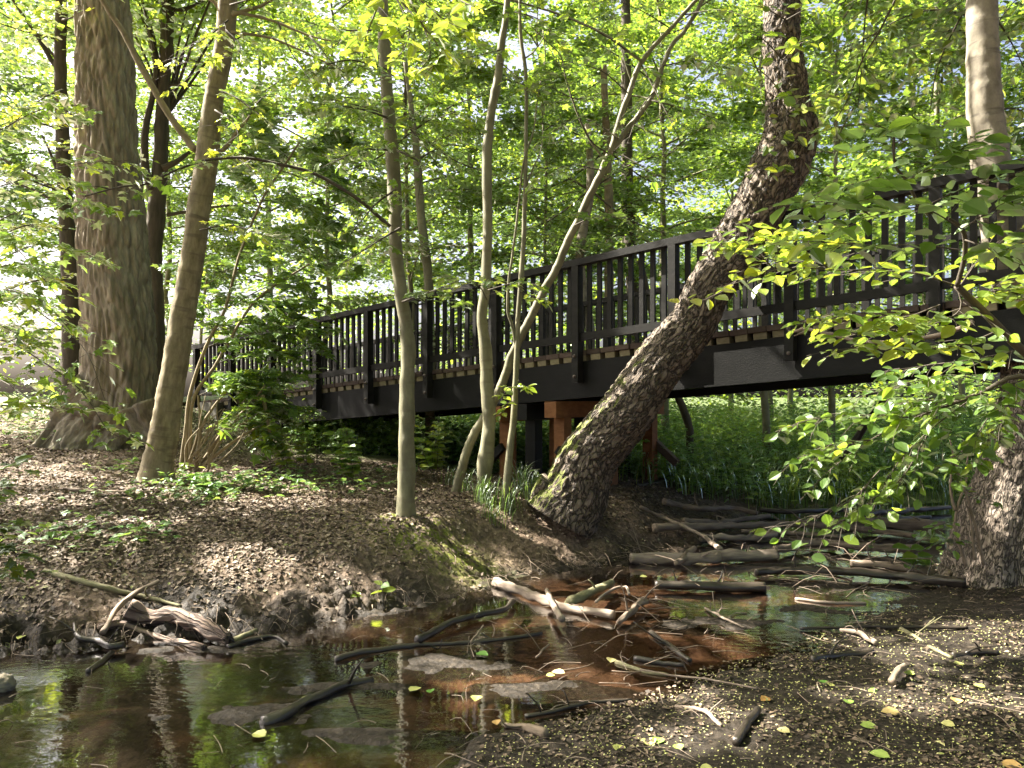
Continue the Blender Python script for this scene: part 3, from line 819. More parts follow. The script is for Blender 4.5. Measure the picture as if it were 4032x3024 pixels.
# places on the ground the sun reaches (gaps in the crowns above, along the sun's direction)
SPOTS = []
def spot(px, py, rx, ry):
    g = G(px, py)
    SPOTS.append((g[0], g[1], g[2], rx, ry))
for s in ((60, 478, .45, .35), (75, 500, .5, .25), (140, 492, .35, .15), (190, 495, .35, .18), (230, 512, .5, .2), (320, 500, .45, .2), (360, 483, .35, .2), (270, 480, .3, .2), (110, 520, .3, .12),
          (255, 562, .32, .12), (280, 572, .2, .1), (345, 602, .22, .14), (368, 596, .16, .1), (455, 548, .32, .14), (500, 566, .28, .12), (490, 585, .2, .1), (430, 530, .3, .12), (540, 530, .35, .2),
          (180, 632, .40, .22), (560, 680, .42, .22), (600, 690, .3, .15), (500, 690, .25, .1), (540, 612, .3, .16), (600, 616, .25, .14), (690, 625, .5, .2), (640, 612, .25, .12), (720, 640, .25, .1),
          (700, 560, .5, .22), (640, 565, .3, .15), (760, 540, .7, .25), (900, 575, .7, .3), (860, 540, .5, .3), (640, 505, .35, .25), (680, 522, .5, .3), (940, 545, .4, .3), (720, 523, .4, .2),
          (735, 722, .2, .12), (700, 735, .22, .10), (690, 695, .15, .08), (880, 698, .28, .1), (940, 705, .25, .1), (850, 640, .2, .1), (980, 630, .3, .12), (960, 680, .25, .08), (780, 600, .35, .12), (440, 665, .25, .1),
          (250, 590, .12, .08), (150, 520, .3, .1), (1010, 660, .2, .1), (40, 470, .3, .2), (1000, 560, .5, .4)):
    spot(*s)
# sunlit places on trunks and bridge (world points)
AIR = [(P(600, 255, 9.6), .55), (P(650, 245, 9.2), .35), (P(700, 300, 8.2), .3), (P(640, 420, 8.3), .35), (P(600, 440, 8.3), .3), (P(780, 60, 8.2), .3), (P(407, 330, 7.7), .5), (P(407, 420, 7.7), .4),
       (P(486, 345, 8.8), .5), (P(555, 405, 10.3), .25), (P(830, 335, 7.9), .35), (P(760, 340, 8.3), .3), (P(985, 100, 7.3), .5), (P(995, 200, 7.3), .4), (P(1005, 480, 7.2), .5), (P(170, 360, 9.5), .35),
       (P(420, 40, 6.6), .8), (P(740, 290, 4.6), .5), (P(850, 300, 4.2), .7), (P(930, 330, 4.2), .6), (P(850, 380, 4.3), .5), (P(860, 470, 4.8), .7), (P(940, 430, 4.8), .5), (P(880, 400, 4.6), .5), (P(505, 280, 8.0), .5), (P(298, 450, 10.6), .45), (P(360, 450, 10.0), .5), (P(436, 430, 10.3), .5), (P(950, 560, 7.4), .25), (P(383, 595, 6.4), .15), (P(500, 480, 8.6), .3), (P(80, 300, 9), .8), (P(30, 130, 12), 1.2), (P(210, 50, 9), .8)]
SV = np.array(SUN)
def cull_mask(C, keep=.05, seed=1):
    rg = np.random.default_rng(seed)
    ok = np.ones(len(C), bool)
    for (x, y, z, rx, ry) in SPOTS:
        k = (C[:, 2] - z) / SV[2]
        qx = C[:, 0] - SV[0] * k; qy = C[:, 1] - SV[1] * k
        ok &= ~((((qx - x) / (rx * 1.05 + .13)) ** 2 + ((qy - y) / (ry * 1.05 + .13)) ** 2 < 1) & (k > 1.0))
    for (p, r) in AIR:
        d = C - p; k = d @ SV
        ok &= ~((np.linalg.norm(d - k[:, None] * SV, axis=1) < r * .9 + .1) & (k > 1.6))
    return ok | (rg.random(len(C)) < keep)
CULL_ON = True

# ------------------------------------------------------------------ giant tree
GT = [(100, 470, 55.8, 12.9), (104, 440, 45.0, 12.9), (117, 412, 37.8, 12.9), (121, 385, 34.6, 12.9), (120, 345, 33.8, 12.9), (117, 300, 31.9, 12.9), (114, 255, 29.7, 12.9), (111, 190, 27.9, 12.9), (107, 130, 26.1, 12.9),
      (104, 60, 24.3, 12.9), (102, 0, 22.9, 12.9), (100, -150, 20.7, 12.9), (98, -420, 13.5, 12.9)]
giant = new_tree("old_giant_tree", "massive old tree with deeply furrowed brown bark and a spreading mossy root", loc=P(107, 447, 12.9))
_, gc, _ = build_big(giant, "trunk", GT, 420, 170, M_BARK_GIANT, disp_giant, 3.0)
mb = MB()
for pts, r0, r1 in (([(96, 396), (76, 412), (60, 430), (38, 450)], .36, .10), ([(140, 405), (150, 430), (166, 455)], .30, .08), ([(105, 410), (98, 432), (92, 455)], .34, .12)):
    q = np.array([P(a, b_, 12.55 if k < len(pts) - 1 else 12.4) for k, (a, b_) in enumerate(pts)])
    mb.tube(catmull(q, 30), np.linspace(r0, r1, 30), 24, disp=disp_giant, seed=7.0)
mb.build("root", M_BARK_GIANT, giant)
# tan slender tree
ST = [(150, 500, 21, 9.5), (156, 482, 18.5, 9.5), (158, 465, 15.5, 9.5), (163, 441, 13.8, 9.5), (170, 395, 12.6, 9.5), (178, 348, 12, 9.5), (185.5, 302, 11.8, 9.5), (193, 255, 11.2, 9.5), (198, 216, 11.2, 9.5), (205, 170, 10.8, 9.5),
      (209, 139, 10.6, 9.5), (215, 92, 9.2, 9.5), (224, 46, 9.2, 9.5), (228, 0, 9, 9.5), (236, -120, 8, 9.5), (250, -400, 5, 9.5)]
tan = new_tree("slender_tree", "straight tan barked tree leaning slightly right beside the giant trunk", loc=P(156, 482, 9.5))
_, tc_, _ = build_big(tan, "trunk", ST, 300, 48, M_BARK_TAN, disp_mild, 1.0)
def limb(mb, pts, Y, r0, r1, k=7, n=None, Y2=None):
    m_ = len(pts); Y2 = Y if Y2 is None else Y2
    q = np.array([P(a, b_, Y + (Y2 - Y) * i_ / max(1, m_ - 1)) for i_, (a, b_) in enumerate(pts)])
    n = n or m_ * 6
    c = catmull(q, n); wv = np.cumsum(rng.normal(0, min(r1, .012) * .25, (n - 2, 3)), 0); c[1:-1] += (wv - np.linspace(0, 1, n - 2)[:, None] * wv[-1])
    mb.tube(c, np.linspace(r0, r1, n), k); return c
mb = MB()
limb(mb, [(196, 150), (191, 145), (170, 116), (147, 77), (128, 40), (103, 0), (95, -30)], 9.5, .045, .03)
limb(mb, [(204, 163), (225, 148), (238, 132), (250, 116)], 9.5, .04, .015)
limb(mb, [(222, 10), (205, -5)], 9.5, .03, .02)
limb(mb, [(232, 15), (262, 5), (278, -5)], 9.4, .03, .012)
limb(mb, [(233, 12), (275, 22), (310, 36), (345, 44)], 9.4, .022, .008)
limb(mb, [(231, 32), (270, 38), (300, 50), (341, 70)], 9.4, .020, .008)
mb.build("branch", M_BARK_TAN, tan)
# dark trunk behind on the left
DT = [(72, 420, 11, 14.5), (72, 395, 10, 14.5), (72, 340, 9, 14.5), (69, 255, 8, 14.5), (64, 180, 6.5, 14.5), (62, 120, 6.2, 14.5), (60, 60, 5.6, 14.5), (61, 0, 5, 14.5), (58, -150, 4, 14.5)]
dark = new_tree("dark_tree", "dark slim trunk standing just left of the giant tree", loc=P(72, 412, 14.5))
build_big(dark, "trunk", DT, 120, 20, M_BARK_DARK, disp_lite)
mb = MB()
limb(mb, [(63, 70), (52, 62), (36, 35), (20, 12), (8, -8)], 14.5, .05, .02)
limb(mb, [(64, 26), (74, 32), (84, 40)], 14.5, .04, .03)
limb(mb, [(60, 180), (52, 158), (42, 135)], 14.5, .04, .015)
limb(mb, [(66, 195), (40, 180), (20, 168), (0, 158)], 14.4, .035, .015)
limb(mb, [(65, 210), (35, 190), (0, 180)], 14.3, .03, .015)
limb(mb, [(58, 60), (40, 40), (18, 24), (0, 12)], 14.5, .03, .012)
mb.build("branch", M_BARK_DARK, dark)
# forked dark tree
FT = [(160, 430, 9, 15.5), (158, 395, 8, 15.5), (156, 300, 7.5, 15.5), (154, 255, 7.5, 15.5), (156, 216, 8.5, 15.5), (160, 170, 7.2, 15.5), (162, 116, 6.5, 15.5), (165, 70, 6, 15.5), (168, 0, 6, 15.5), (170, -120, 4, 15.5)]
fork = new_tree("forked_tree", "dark forked tree half hidden behind the giant tree and the tan trunk", loc=P(158, 412, 15.5))
build_big(fork, "trunk", FT, 120, 20, M_BARK_DARK, disp_lite)
mb = MB()
limb(mb, [(152, 190), (146, 165), (147, 128), (154, 90), (156, 62), (150, 30)], 15.4, .09, .04)
limb(mb, [(163, 168), (176, 162), (190, 152)], 15.4, .07, .035)
limb(mb, [(170, 12), (188, 8), (205, 0)], 15.5, .05, .02)
limb(mb, [(170, 85), (200, 86)], 15.5, .03, .015); limb(mb, [(167, 215), (195, 210), (230, 205)], 15.5, .04, .02)
mb.build("branch", M_BARK_DARK, fork)

# crowns of those trees high above, mostly unseen, placed to shade the clearing
for (o, c, rx, ry, rz, n, sd_, m_) in ((giant, (-9.6, 11.0, 11.5), 6.5, 4.8, 2.2, 28000, 51, M_LEAF_FAR), (tan, (-5.6, 8.0, 9.0), 4.3, 3.6, 1.5, 14500, 52, M_LEAF_FAR), (lean, (2.2, 7.2, 11.0), 4.8, 4.2, 1.8, 15000, 53, M_LEAF_DARK), (dark, (-12.5, 15.5, 9), 3.5, 3.0, 2.4, 9000, 54, M_LEAF_FAR), (fork, (-7.0, 16.0, 10), 3.2, 2.6, 2.2, 9000, 55, M_LEAF_FAR)):
    lm = MB(); tw = MB()
    C = crown_cloud(lm, tw, *c, rx, ry, rz, n, .13, sd_, base=np.array([c[0] * .5 + o.location.x * .5, c[1] * .5 + o.location.y * .5, c[2] - 2.5]))
    put_leaves(lm, C, .15, sd_)
    lm.build("crown", m_, o, smooth=False); tw.build("limb", M_BARK_DARK, o)

for (k, x, y, r, s) in ((3, -4.5, -3.5, 1.0, 1.1), (1, 1.5, -4.5, 2.0, 1.1), (3, 6.5, -2.5, 3.0, 1.1), (1, 9.5, 2.5, 4.0, 1.05), (3, -9, -.5, 5.0, 1.1)):  # out-of-view trees, added only to shade the foreground
    t = place_variant(k, x, y, r, s, "unseen leafy tree added on the near bank to shade the foreground mud", "unseen trees added around the viewer")
# ------------------------------------------------------------------ saplings
SA = [(405, 522, 10.5, 7.7), (406, 510, 9.6, 7.7), (407, 472, 8.4, 7.7), (406.5, 440, 8, 7.7), (407, 410, 7.8, 7.7), (408, 364, 7.3, 7.7), (406.5, 333, 6.8, 7.7), (398, 270, 6.4, 7.7), (396, 250, 6.4, 7.7), (394, 185, 7, 7.7), (391, 139, 6.3, 7.7), (386, 77, 6, 7.7), (382, 0, 5.4, 7.7), (378, -120, 4.5, 7.7), (372, -350, 3, 7.7)]
SB = [(483, 505, 8, 8.8), (484, 495, 7, 8.8), (485.5, 464, 7.6, 8.8), (489, 426, 6.6, 8.8), (488, 395, 6.8, 8.8), (485, 348, 6, 8.8), (482, 318, 5.2, 8.8), (486, 279, 5, 8.8), (487.5, 220, 4.8, 8.8), (487, 160, 4.9, 8.8), (491, 115, 4.3, 8.8), (498, 77, 4, 8.8), (502, 40, 3.6, 8.8), (507, 5, 3.2, 8.8), (515, -120, 2.5, 8.8), (525, -300, 2, 8.8)]
SC = [(504, 515, 4.5, 8.5), (505.6, 500, 4, 8.5), (508.7, 464, 3.7, 8.5), (511, 440, 3.5, 8.5), (514, 415, 3.3, 8.5), (516.5, 364, 2.9, 8.5), (518, 320, 2.4, 8.5), (521, 279, 2.6, 8.5), (524, 230, 2.3, 8.5), (526, 139, 1.9, 8.5), (526, 77, 1.9, 8.5), (521, 40, 1.8, 8.5), (520, 5, 1.6, 8.5), (522, -120, 1, 8.5)]
sapA = new_tree("young_tree", "smooth pale sapling growing alone from the mossy mound on the bank", loc=P(406, 513, 7.7))
build_big(sapA, "trunk", SA, 260, 32, M_BARK_SMOOTH, disp_lite, 2.0)
sapB = new_tree("young_tree", "wavy grey green young trunk rising from long grass in front of the railing", loc=P(484, 496, 8.8))
build_big(sapB, "trunk", SB, 260, 28, M_BARK_SMOOTH, disp_lite, 5.0)
sapC = new_tree("young_tree", "very thin upright pale sapling just right of the wavy young trunk", loc=P(505, 506, 8.5))
build_big(sapC, "trunk", SC, 200, 16, M_BARK_SMOOTH, disp_lite, 8.0)
mb = MB()
limb(mb, [(516, 345), (512, 325), (508, 310), (509, 280), (513, 254), (519, 200), (523, 165), (534, 130), (538, 95), (545, 60), (543, 30)], 8.5, .018, .006)
limb(mb, [(524, 200), (529, 178), (541, 150), (543, 125)], 8.5, .012, .005)
limb(mb, [(523, 60), (535, 50), (548, 30)], 8.5, .01, .004)
mb.build("branch", M_BARK_SMOOTH, sapC)
sapD = new_tree("forked_sapling", "thin sapling slanting up to the right in front of the railing and forking high", loc=P(457, 487, 9.3))
mb = MB()
limb(mb, [(455, 493), (457, 487), (469, 449), (481, 427), (495.6, 402.6), (508, 372), (519, 344), (537, 307), (546.5, 287), (557, 268), (573, 231), (594, 185), (609.8, 154)], 9.2, .056, .040, 14, 120, Y2=8.6)
limb(mb, [(609.8, 154), (619, 122), (628, 93), (640.6, 62), (670, 28), (683, 15), (705, -10)], 8.6, .035, .02, 8)
limb(mb, [(609.8, 154), (624, 134), (650, 100), (662, 66), (673, 43), (688, 25), (712, -20)], 8.6, .033, .02, 8)
limb(mb, [(641, 61), (604, 35.5), (557, 14), (511, 0), (480, -10)], 8.55, .018, .01, 6)
limb(mb, [(632, 83), (626, 65), (617, 30), (612, 0)], 8.6, .009, .004, 5)
limb(mb, [(605, 160), (590, 140), (576, 110), (566, 80), (560, 55), (545, 40), (530, 25)], 8.6, .014, .006, 5)
limb(mb, [(594, 100), (570, 97), (550, 80)], 8.55, .007, .003, 4)
limb(mb, [(622, 140), (600, 128), (580, 118), (560, 128), (540, 140)], 8.5, .008, .003, 4)
mb.build("trunk", M_BARK_SMOOTH, sapD)
# sapling branches with leaves
def leafy(o, lines, Y, r0, nsub, sublen, size, mat, Y2=None, tm='rh', spacing=.07, vmean=.5, lname="foliage", bname="branch", wood=M_TWIG, **kw):
    lm = MB(); tw = MB()
    for ln in lines:
        q = np.array([P(a, b_, Y + ((Y2 if Y2 else Y) - Y) * i_ / max(1, len(ln) - 1)) for i_, (a, b_) in enumerate(ln)])
        spray(lm, tw, q, r0, nsub, sublen, size, tm, spacing, vmean=vmean, **kw)
    tw.build(bname, wood, o); return lm.build(lname, mat, o, smooth=False)
leafy(sapA, [[(390, 227), (364, 204), (341, 188), (310, 172), (278, 164), (247, 158), (216, 159), (196, 163), (174, 171), (146, 184), (120, 187), (85, 196)]], 7.6, .022, 16, .5, .11, M_LEAF_NEAR, Y2=6.6, tm='maple', start=.25)
leafy(sapA, [[(388, 118), (365, 110), (341, 106), (320, 104)], [(398, 130), (404, 115), (406, 90), (403, 70)], [(401, 118), (430, 120), (455, 112)], [(401, 120), (420, 140), (440, 170)], [(397, 150), (420, 165), (418, 200)],
             [(395, 190), (375, 205), (350, 235)], [(400, 228), (380, 240), (345, 262)], [(402, 302), (430, 292), (460, 280)], [(388, 70), (350, 60), (310, 70)], [(385, 30), (340, 30), (300, 20)], [(392, 150), (360, 150), (330, 165)]],
      7.6, .012, 9, .55, .10, M_LEAF_FAR, Y2=7.2, tm='maple')
# bright cluster in the top centre
leafy(sapA, [[(384, -20), (400, 5), (410, 30), (400, 55), (385, 66)], [(384, -20), (420, 0), (445, 20), (470, 32)], [(410, 0), (425, 30), (430, 55), (415, 75)], [(384, -10), (365, 40), (362, 60)], [(430, -15), (460, 0), (480, 10)], [(400, 0), (440, 50), (425, 74)]],
      6.6, .010, 7, .30, .155, M_LEAF_BRT, Y2=6.0, tm='maple', spacing=.075, vmean=.75)
leafy(sapB, [[(487, 300), (478, 285), (460, 278)], [(505, 10), (540, 20), (560, 45)], [(500, 50), (480, 55), (455, 60)], [(504, 5), (470, -5), (450, 10)], [(488, 290), (520, 282), (545, 288)], [(500, 62), (520, 80), (535, 100)]],
      8.6, .008, 6, .4, .12, M_LEAF_BRT, Y2=8.2, tm='maple', vmean=.55)
leafy(sapC, [[(520, 292), (535, 297), (552, 303)], [(518, 380), (524, 385), (530, 388)], [(515, 400), (505, 405), (500, 412)], [(516, 388), (508, 388), (502, 398)]], 8.3, .005, 5, .16, .10, M_LEAF_BRT, vmean=.6, tm='oval')
leafy(sapD, [[(641, 61), (604, 35), (557, 14), (511, 0)], [(609, 154), (590, 140), (576, 110), (566, 80), (545, 40)], [(594, 100), (570, 97), (540, 80)], [(622, 140), (580, 118), (540, 140)], [(628, 93), (600, 70), (560, 60)], [(650, 100), (690, 110), (720, 120)], [(655, 90), (640, 110), (625, 150)],
             [(670, 28), (640, 10), (600, -5)], [(600, 170), (570, 165), (545, 175)], [(662, 66), (700, 60), (735, 70)], [(640, 62), (660, 100), (680, 140)], [(612, 150), (640, 165), (660, 180)], [(575, 225), (600, 215), (625, 220)], [(683, 15), (720, 10), (755, 20)]],
      8.6, .009, 9, .55, .115, M_LEAF_NEAR, Y2=8.1, tm='maple', vmean=.5, spacing=.065)
leafy(tan, [[(228, 20), (210, 35), (190, 48)], [(226, 30), (240, 45), (235, 60)], [(220, 60), (200, 62), (180, 55)], [(250, 116), (260, 100), (275, 90)], [(310, 36), (330, 60), (345, 80)], [(278, 22), (290, 50), (310, 80)], [(220, 90), (240, 100), (265, 120)], [(215, 110), (235, 125), (240, 150)], [(230, 5), (270, -5), (310, -5)], [(210, 150), (240, 160), (270, 190)], [(200, 230), (230, 225), (262, 235)]],
      9.3, .012, 10, .6, .11, M_LEAF_BRT, Y2=8.9, tm='maple', vmean=.6)
leafy(dark, [[(62, 130), (30, 120), (-5, 110)], [(60, 110), (80, 118), (100, 128)], [(62, 90), (40, 100), (5, 130)], [(66, 195), (30, 180), (-10, 170)], [(66, 230), (30, 225), (-10, 240)], [(70, 280), (40, 280), (5, 290)], [(60, 40), (20, 30), (-10, 20)], [(64, 150), (95, 150), (120, 160)], [(72, 330), (40, 330), (0, 345)], [(62, 20), (85, 15), (105, 10)]],
      13.9, .02, 12, 1.1, .12, M_LEAF_BRT, Y2=12.6, tm='rh', spacing=.05, vmean=.65)

# ------------------------------------------------------------------ pale tree on the right
RT = [(1000, 600, 55, 7.25), (1004, 572, 49, 7.25), (1008, 540, 45, 7.25), (1014, 500, 40, 7.25), (1024, 450, 33, 7.25), (1031, 400, 27, 7.25), (1031, 349, 23.5, 7.25), (1022, 300, 21.5, 7.25), (1008, 250, 20.5, 7.25), (996, 195, 18.8, 7.25), (988, 139, 16.8, 7.25), (984, 92, 15.7, 7.25),
      (982.5, 46, 14.3, 7.25), (982, 0, 14, 7.25), (984, -120, 12, 7.25), (990, -350, 8, 7.3)]
right = new_tree("pale_barked_tree", "pale smooth tree at the right edge with a thick cracked bark base", loc=P(1004, 568, 7.25))
k = 7
mb = MB(); c, r = trunk_path(RT[k - 1:], 200)
mb.tube(c, r, 64, disp=disp_mild, seed=4.0, cap=False); mb.build("trunk", M_BARK_PALE, right)
def disp_root(q, L, th, r):
    return disp_scaly(q, L, th, r) * .9 + .06 * np.exp(-L / .55) * np.sin(5 * th + 1) + .03 * np.exp(-L / .8) * vn3(q, (7, 7, 7), 'n')
c, r = trunk_path(RT[:k], 240)
mb = MB(); mb.tube(c, r * 1.01, 150, disp=disp_root, seed=6.0)
M_BARK_BASE = bark_mat("cracked_pale_bark", (.10, .08, .06), (.46, .38, .30), 16, 3.5, .9, .025, mid=(.30, .24, .19), cracks=22)
mb.build("trunk_base", M_BARK_BASE, right)['label'] = "thick base with cracked rough bark"
lm = MB(); tw = MB()
leafy(right, [[(984, 20), (930, 10), (880, 30), (850, 60)], [(985, 60), (1000, 20), (1020, -5)], [(870, -20), (865, 20), (862, 60), (858, 110)], [(984, 40), (950, 30), (920, 50)], [(900, -10), (880, 30), (862, 60), (850, 95), (830, 130)], [(990, 10), (1010, 40), (1030, 80)], [(980, -20), (940, 60), (930, 110)], [(996, 110), (1020, 110), (1040, 130)]],
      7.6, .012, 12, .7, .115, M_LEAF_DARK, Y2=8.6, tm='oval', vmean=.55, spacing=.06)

lm = MB(); tw = MB()
C = crown_cloud(lm, tw, 6.3, 5.6, 9.5, 5.0, 4.6, 2.0, 16000, .13, 56, base=np.array([4.6, 7.25, 7.5]))  # unseen crown added overhead to keep sky light off the ground
put_leaves(lm, C, .15, 56); lm.build("crown", M_LEAF_DARK, right, smooth=False); tw.build("limb", M_BARK_DARK, right)
# ------------------------------------------------------------------ overhanging leafy tree at right front
over = new_tree("overhanging_bush", "broad leaved bush arching in from the right with large sunlit leaves over the stream", "bush", loc=(3.25, 4.3, gz(3.25, 4.3)))
mb = MB()
b0 = np.array([3.25, 4.3, gz(3.25, 4.3) - .1])
j1 = P(1060, 400, 4.2); j2 = P(1005, 334, 4.1); j3 = P(957, 286, 4.0)
mb.tube(catmull([b0, b0 * .5 + j1 * .5 + np.array([.08, 0, 0]), j1, j2, j3], 40), np.linspace(.045, .018, 40), 10)
mb.tube(catmull([j3, P(965, 254, 3.9), P(962, 229, 3.8), P(940, 215, 3.75), P(922, 208, 3.7), P(906, 180, 3.6), P(895, 165, 3.5), P(894, 137, 3.4)], 40), np.linspace(.014, .005, 40), 6)
mb.tube(catmull([b0, P(1100, 450, 4.6), P(1030, 378, 4.7), P(976, 395, 4.8), P(914, 418, 4.9)], 40), np.linspace(.035, .010, 40), 8)
mb.build("stem", M_BARK_DARK, over)
leafy(over, [[(957, 286), (933, 278), (914, 273), (870, 270), (837, 270), (800, 268), (775, 270), (752, 278), (729, 285), (700, 292)], [(957, 286), (960, 310), (930, 325), (880, 330), (840, 335)], [(970, 300), (1000, 290), (1030, 295)],
             [(775, 270), (755, 250), (735, 236)], [(830, 270), (815, 255), (800, 235)], [(960, 286), (980, 260), (1010, 245), (1040, 235)], [(940, 305), (900, 318), (850, 312), (810, 318)], [(1000, 330), (960, 345), (900, 350), (860, 348), (835, 352)]],
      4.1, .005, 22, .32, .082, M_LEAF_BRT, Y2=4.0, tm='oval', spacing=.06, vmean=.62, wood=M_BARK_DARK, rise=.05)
leafy(over, [[(962, 229), (922, 208), (880, 215), (840, 222), (800, 222)], [(906, 180), (880, 178), (850, 185), (820, 190)], [(906, 180), (940, 165), (975, 145), (985, 140)], [(894, 160), (893, 140), (905, 128)], [(962, 229), (1000, 205), (1035, 190)],
             [(960, 250), (920, 245), (870, 245), (820, 242), (780, 240)], [(965, 240), (1000, 250), (1040, 240)], [(922, 208), (960, 190), (1010, 175), (1040, 165)], [(870, 215), (850, 205), (800, 200)]],
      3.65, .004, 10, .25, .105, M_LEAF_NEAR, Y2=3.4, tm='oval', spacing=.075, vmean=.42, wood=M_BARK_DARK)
leafy(over, [[(1030, 378), (976, 395), (914, 418), (870, 440), (830, 470), (800, 500)], [(976, 395), (930, 430), (900, 460), (880, 490)], [(914, 418), (860, 415), (810, 420), (775, 432)], [(1000, 385), (950, 375), (900, 385), (850, 400)], [(1010, 380), (980, 430), (950, 470)], [(870, 440), (830, 445), (790, 462)],
             [(880, 470), (850, 500), (800, 522), (765, 528)], [(1020, 350), (970, 360), (930, 365), (880, 372)], [(930, 430), (900, 480), (860, 510), (830, 525)], [(960, 400), (930, 400), (890, 405)], [(1020, 370), (1000, 420), (985, 450)]],
      4.8, .005, 15, .36, .088, M_LEAF_NEAR, Y2=4.9, tm='oval', spacing=.06, vmean=.5, wood=M_BARK_DARK, droop=.3, flat=.5)
# bare pale branch caught on the girder
mb = MB(); limb(mb, [(792, 332), (800, 330), (808, 329.5), (825, 333), (850, 340), (880, 343), (905, 340), (940, 333), (962, 327), (972, 322)], 7.4, .015, .022, 7, Y2=6.2)
limb(mb, [(808, 330), (800, 333), (794, 336)], 7.4, .01, .006, 5)
o = mb.build("fallen_branch", M_WOOD_PALE); tag(o, "bare pale branch hanging in front of the dark bridge girder", "branch")
# shrub stems beside the right tree
shr = new_tree("young_shrub", "thin stemmed shrub growing at the foot of the pale barked tree", "shrub", loc=G(965, 565))
mb = MB()
for pts in ([(966, 566), (955, 530), (958, 505), (966, 480), (968, 440)], [(955, 510), (950, 490), (952, 455)], [(975, 560), (970, 520), (965, 500)], [(984, 565), (968, 500), (958, 470), (950, 440)]):
    limb(mb, pts, 6.7, .016, .007, 6)
mb.build("stem", M_WOOD_BROWN, shr)
leafy(shr, [[(966, 480), (950, 470), (935, 468)], [(956, 520), (940, 525), (925, 530)], [(966, 450), (985, 440), (1000, 445)], [(968, 545), (950, 540), (930, 548)], [(960, 500), (975, 495), (990, 500)]], 6.7, .004, 6, .22, .08, M_LEAF_NEAR, tm='oval', vmean=.5)

# ------------------------------------------------------------------ bushes and shrubs on the left
bush = new_tree("hazel_bush", "dense green bush hiding the low end of the bridge railing", "bush", loc=G(195, 470))
mb = MB()
for pts in ([(186, 476), (188, 401), (205, 348), (224, 310), (239, 256), (262, 200), (299, 143)], [(190, 476), (193, 402), (216, 364), (255, 302), (309, 264)], [(184, 476), (205, 420), (228, 390)], [(195, 478), (200, 430), (198, 395)], [(192, 478), (225, 430), (250, 405), (265, 385)],
            [(188, 478), (235, 440), (262, 425)], [(181, 470), (186, 430), (190, 400)], [(262, 395), (268, 420), (272, 455)]):
    limb(mb, pts, 10.6, .030, .014, 7)
for _ in range(14):
    x = rng.uniform(178, 215); limb(mb, [(x, 470 + rng.uniform(-4, 6)), (x + rng.uniform(0, 30), 440), (x + rng.uniform(5, 60), rng.uniform(395, 425))], 10.5, .012, .006, 5)
mb.build("stem", M_BARK_TAN, bush)
lines = [[(205, 348), (240, 335), (280, 330), (315, 325)], [(216, 364), (250, 352), (290, 350)], [(224, 310), (260, 290), (300, 275), (335, 262)], [(239, 270), (220, 262), (205, 262)], [(255, 302), (290, 300), (325, 298)], [(205, 340), (225, 325), (260, 318)],
         [(262, 200), (300, 205), (340, 225)], [(250, 240), (290, 240), (330, 245)], [(299, 143), (320, 160), (345, 190)], [(230, 300), (280, 310), (320, 345)], [(210, 370), (250, 375), (290, 372)], [(200, 395), (230, 385), (265, 392)],
         [(262, 210), (250, 180), (260, 150)], [(290, 160), (270, 140), (265, 110)], [(240, 250), (270, 260), (310, 285)], [(300, 150), (330, 140), (360, 150)], [(215, 340), (210, 320), (208, 300)], [(225, 410), (260, 405), (300, 410)], [(210, 425), (240, 420), (270, 428)]]
leafy(bush, lines, 11.0, .010, 26, 1.0, .15, M_LEAF_NEAR, Y2=11.0, tm='maple', spacing=.06, vmean=.35)
# left side drooping foliage in front of the giant tree
ls_ = new_tree("maple_sapling", "young maple with layered leaves reaching in from the left edge", loc=(-6.9, 9.3, gz(-6.9, 9.3)))
mb = MB(); limb(mb, [(-50, 470), (-46, 330), (-40, 200), (-48, 60)], 9.3, .05, .02, 8); mb.build("trunk", M_BARK_SMOOTH, ls_)
leafy(ls_, [[(-45, 290), (20, 250), (60, 245), (100, 260)], [(-45, 330), (10, 300), (50, 320), (85, 350), (105, 400)], [(-45, 250), (10, 215), (60, 205), (100, 200)], [(-45, 350), (0, 340), (40, 360), (80, 390), (110, 432), (135, 438)], [(-45, 200), (20, 180), (70, 165), (130, 160)],
            [(-45, 300), (0, 290), (40, 300), (70, 330)], [(-45, 370), (0, 380), (30, 400), (60, 410)], [(-45, 230), (0, 235), (40, 275), (60, 300)], [(-45, 150), (0, 130), (40, 110), (80, 105)], [(-45, 310), (10, 330), (30, 350)]],
      9.0, .010, 19, .65, .135, M_LEAF_NEAR, Y2=8.0, tm='maple', spacing=.06, vmean=.5)
lb = new_tree("maple_seedling", "cluster of dark green leaves at the lower left edge of the bank", "plant", loc=G(-10, 560))
leafy(lb, [[(-30, 560), (-10, 500), (10, 475), (28, 470)], [(-30, 560), (-5, 530), (20, 520)], [(-30, 560), (0, 548), (30, 560)], [(-30, 540), (-5, 490), (8, 460)], [(-30, 570), (10, 570), (45, 575)]], 5.3, .004, 7, .2, .11, M_LEAF_DARK, tm='maple', vmean=.5, bname="stem")

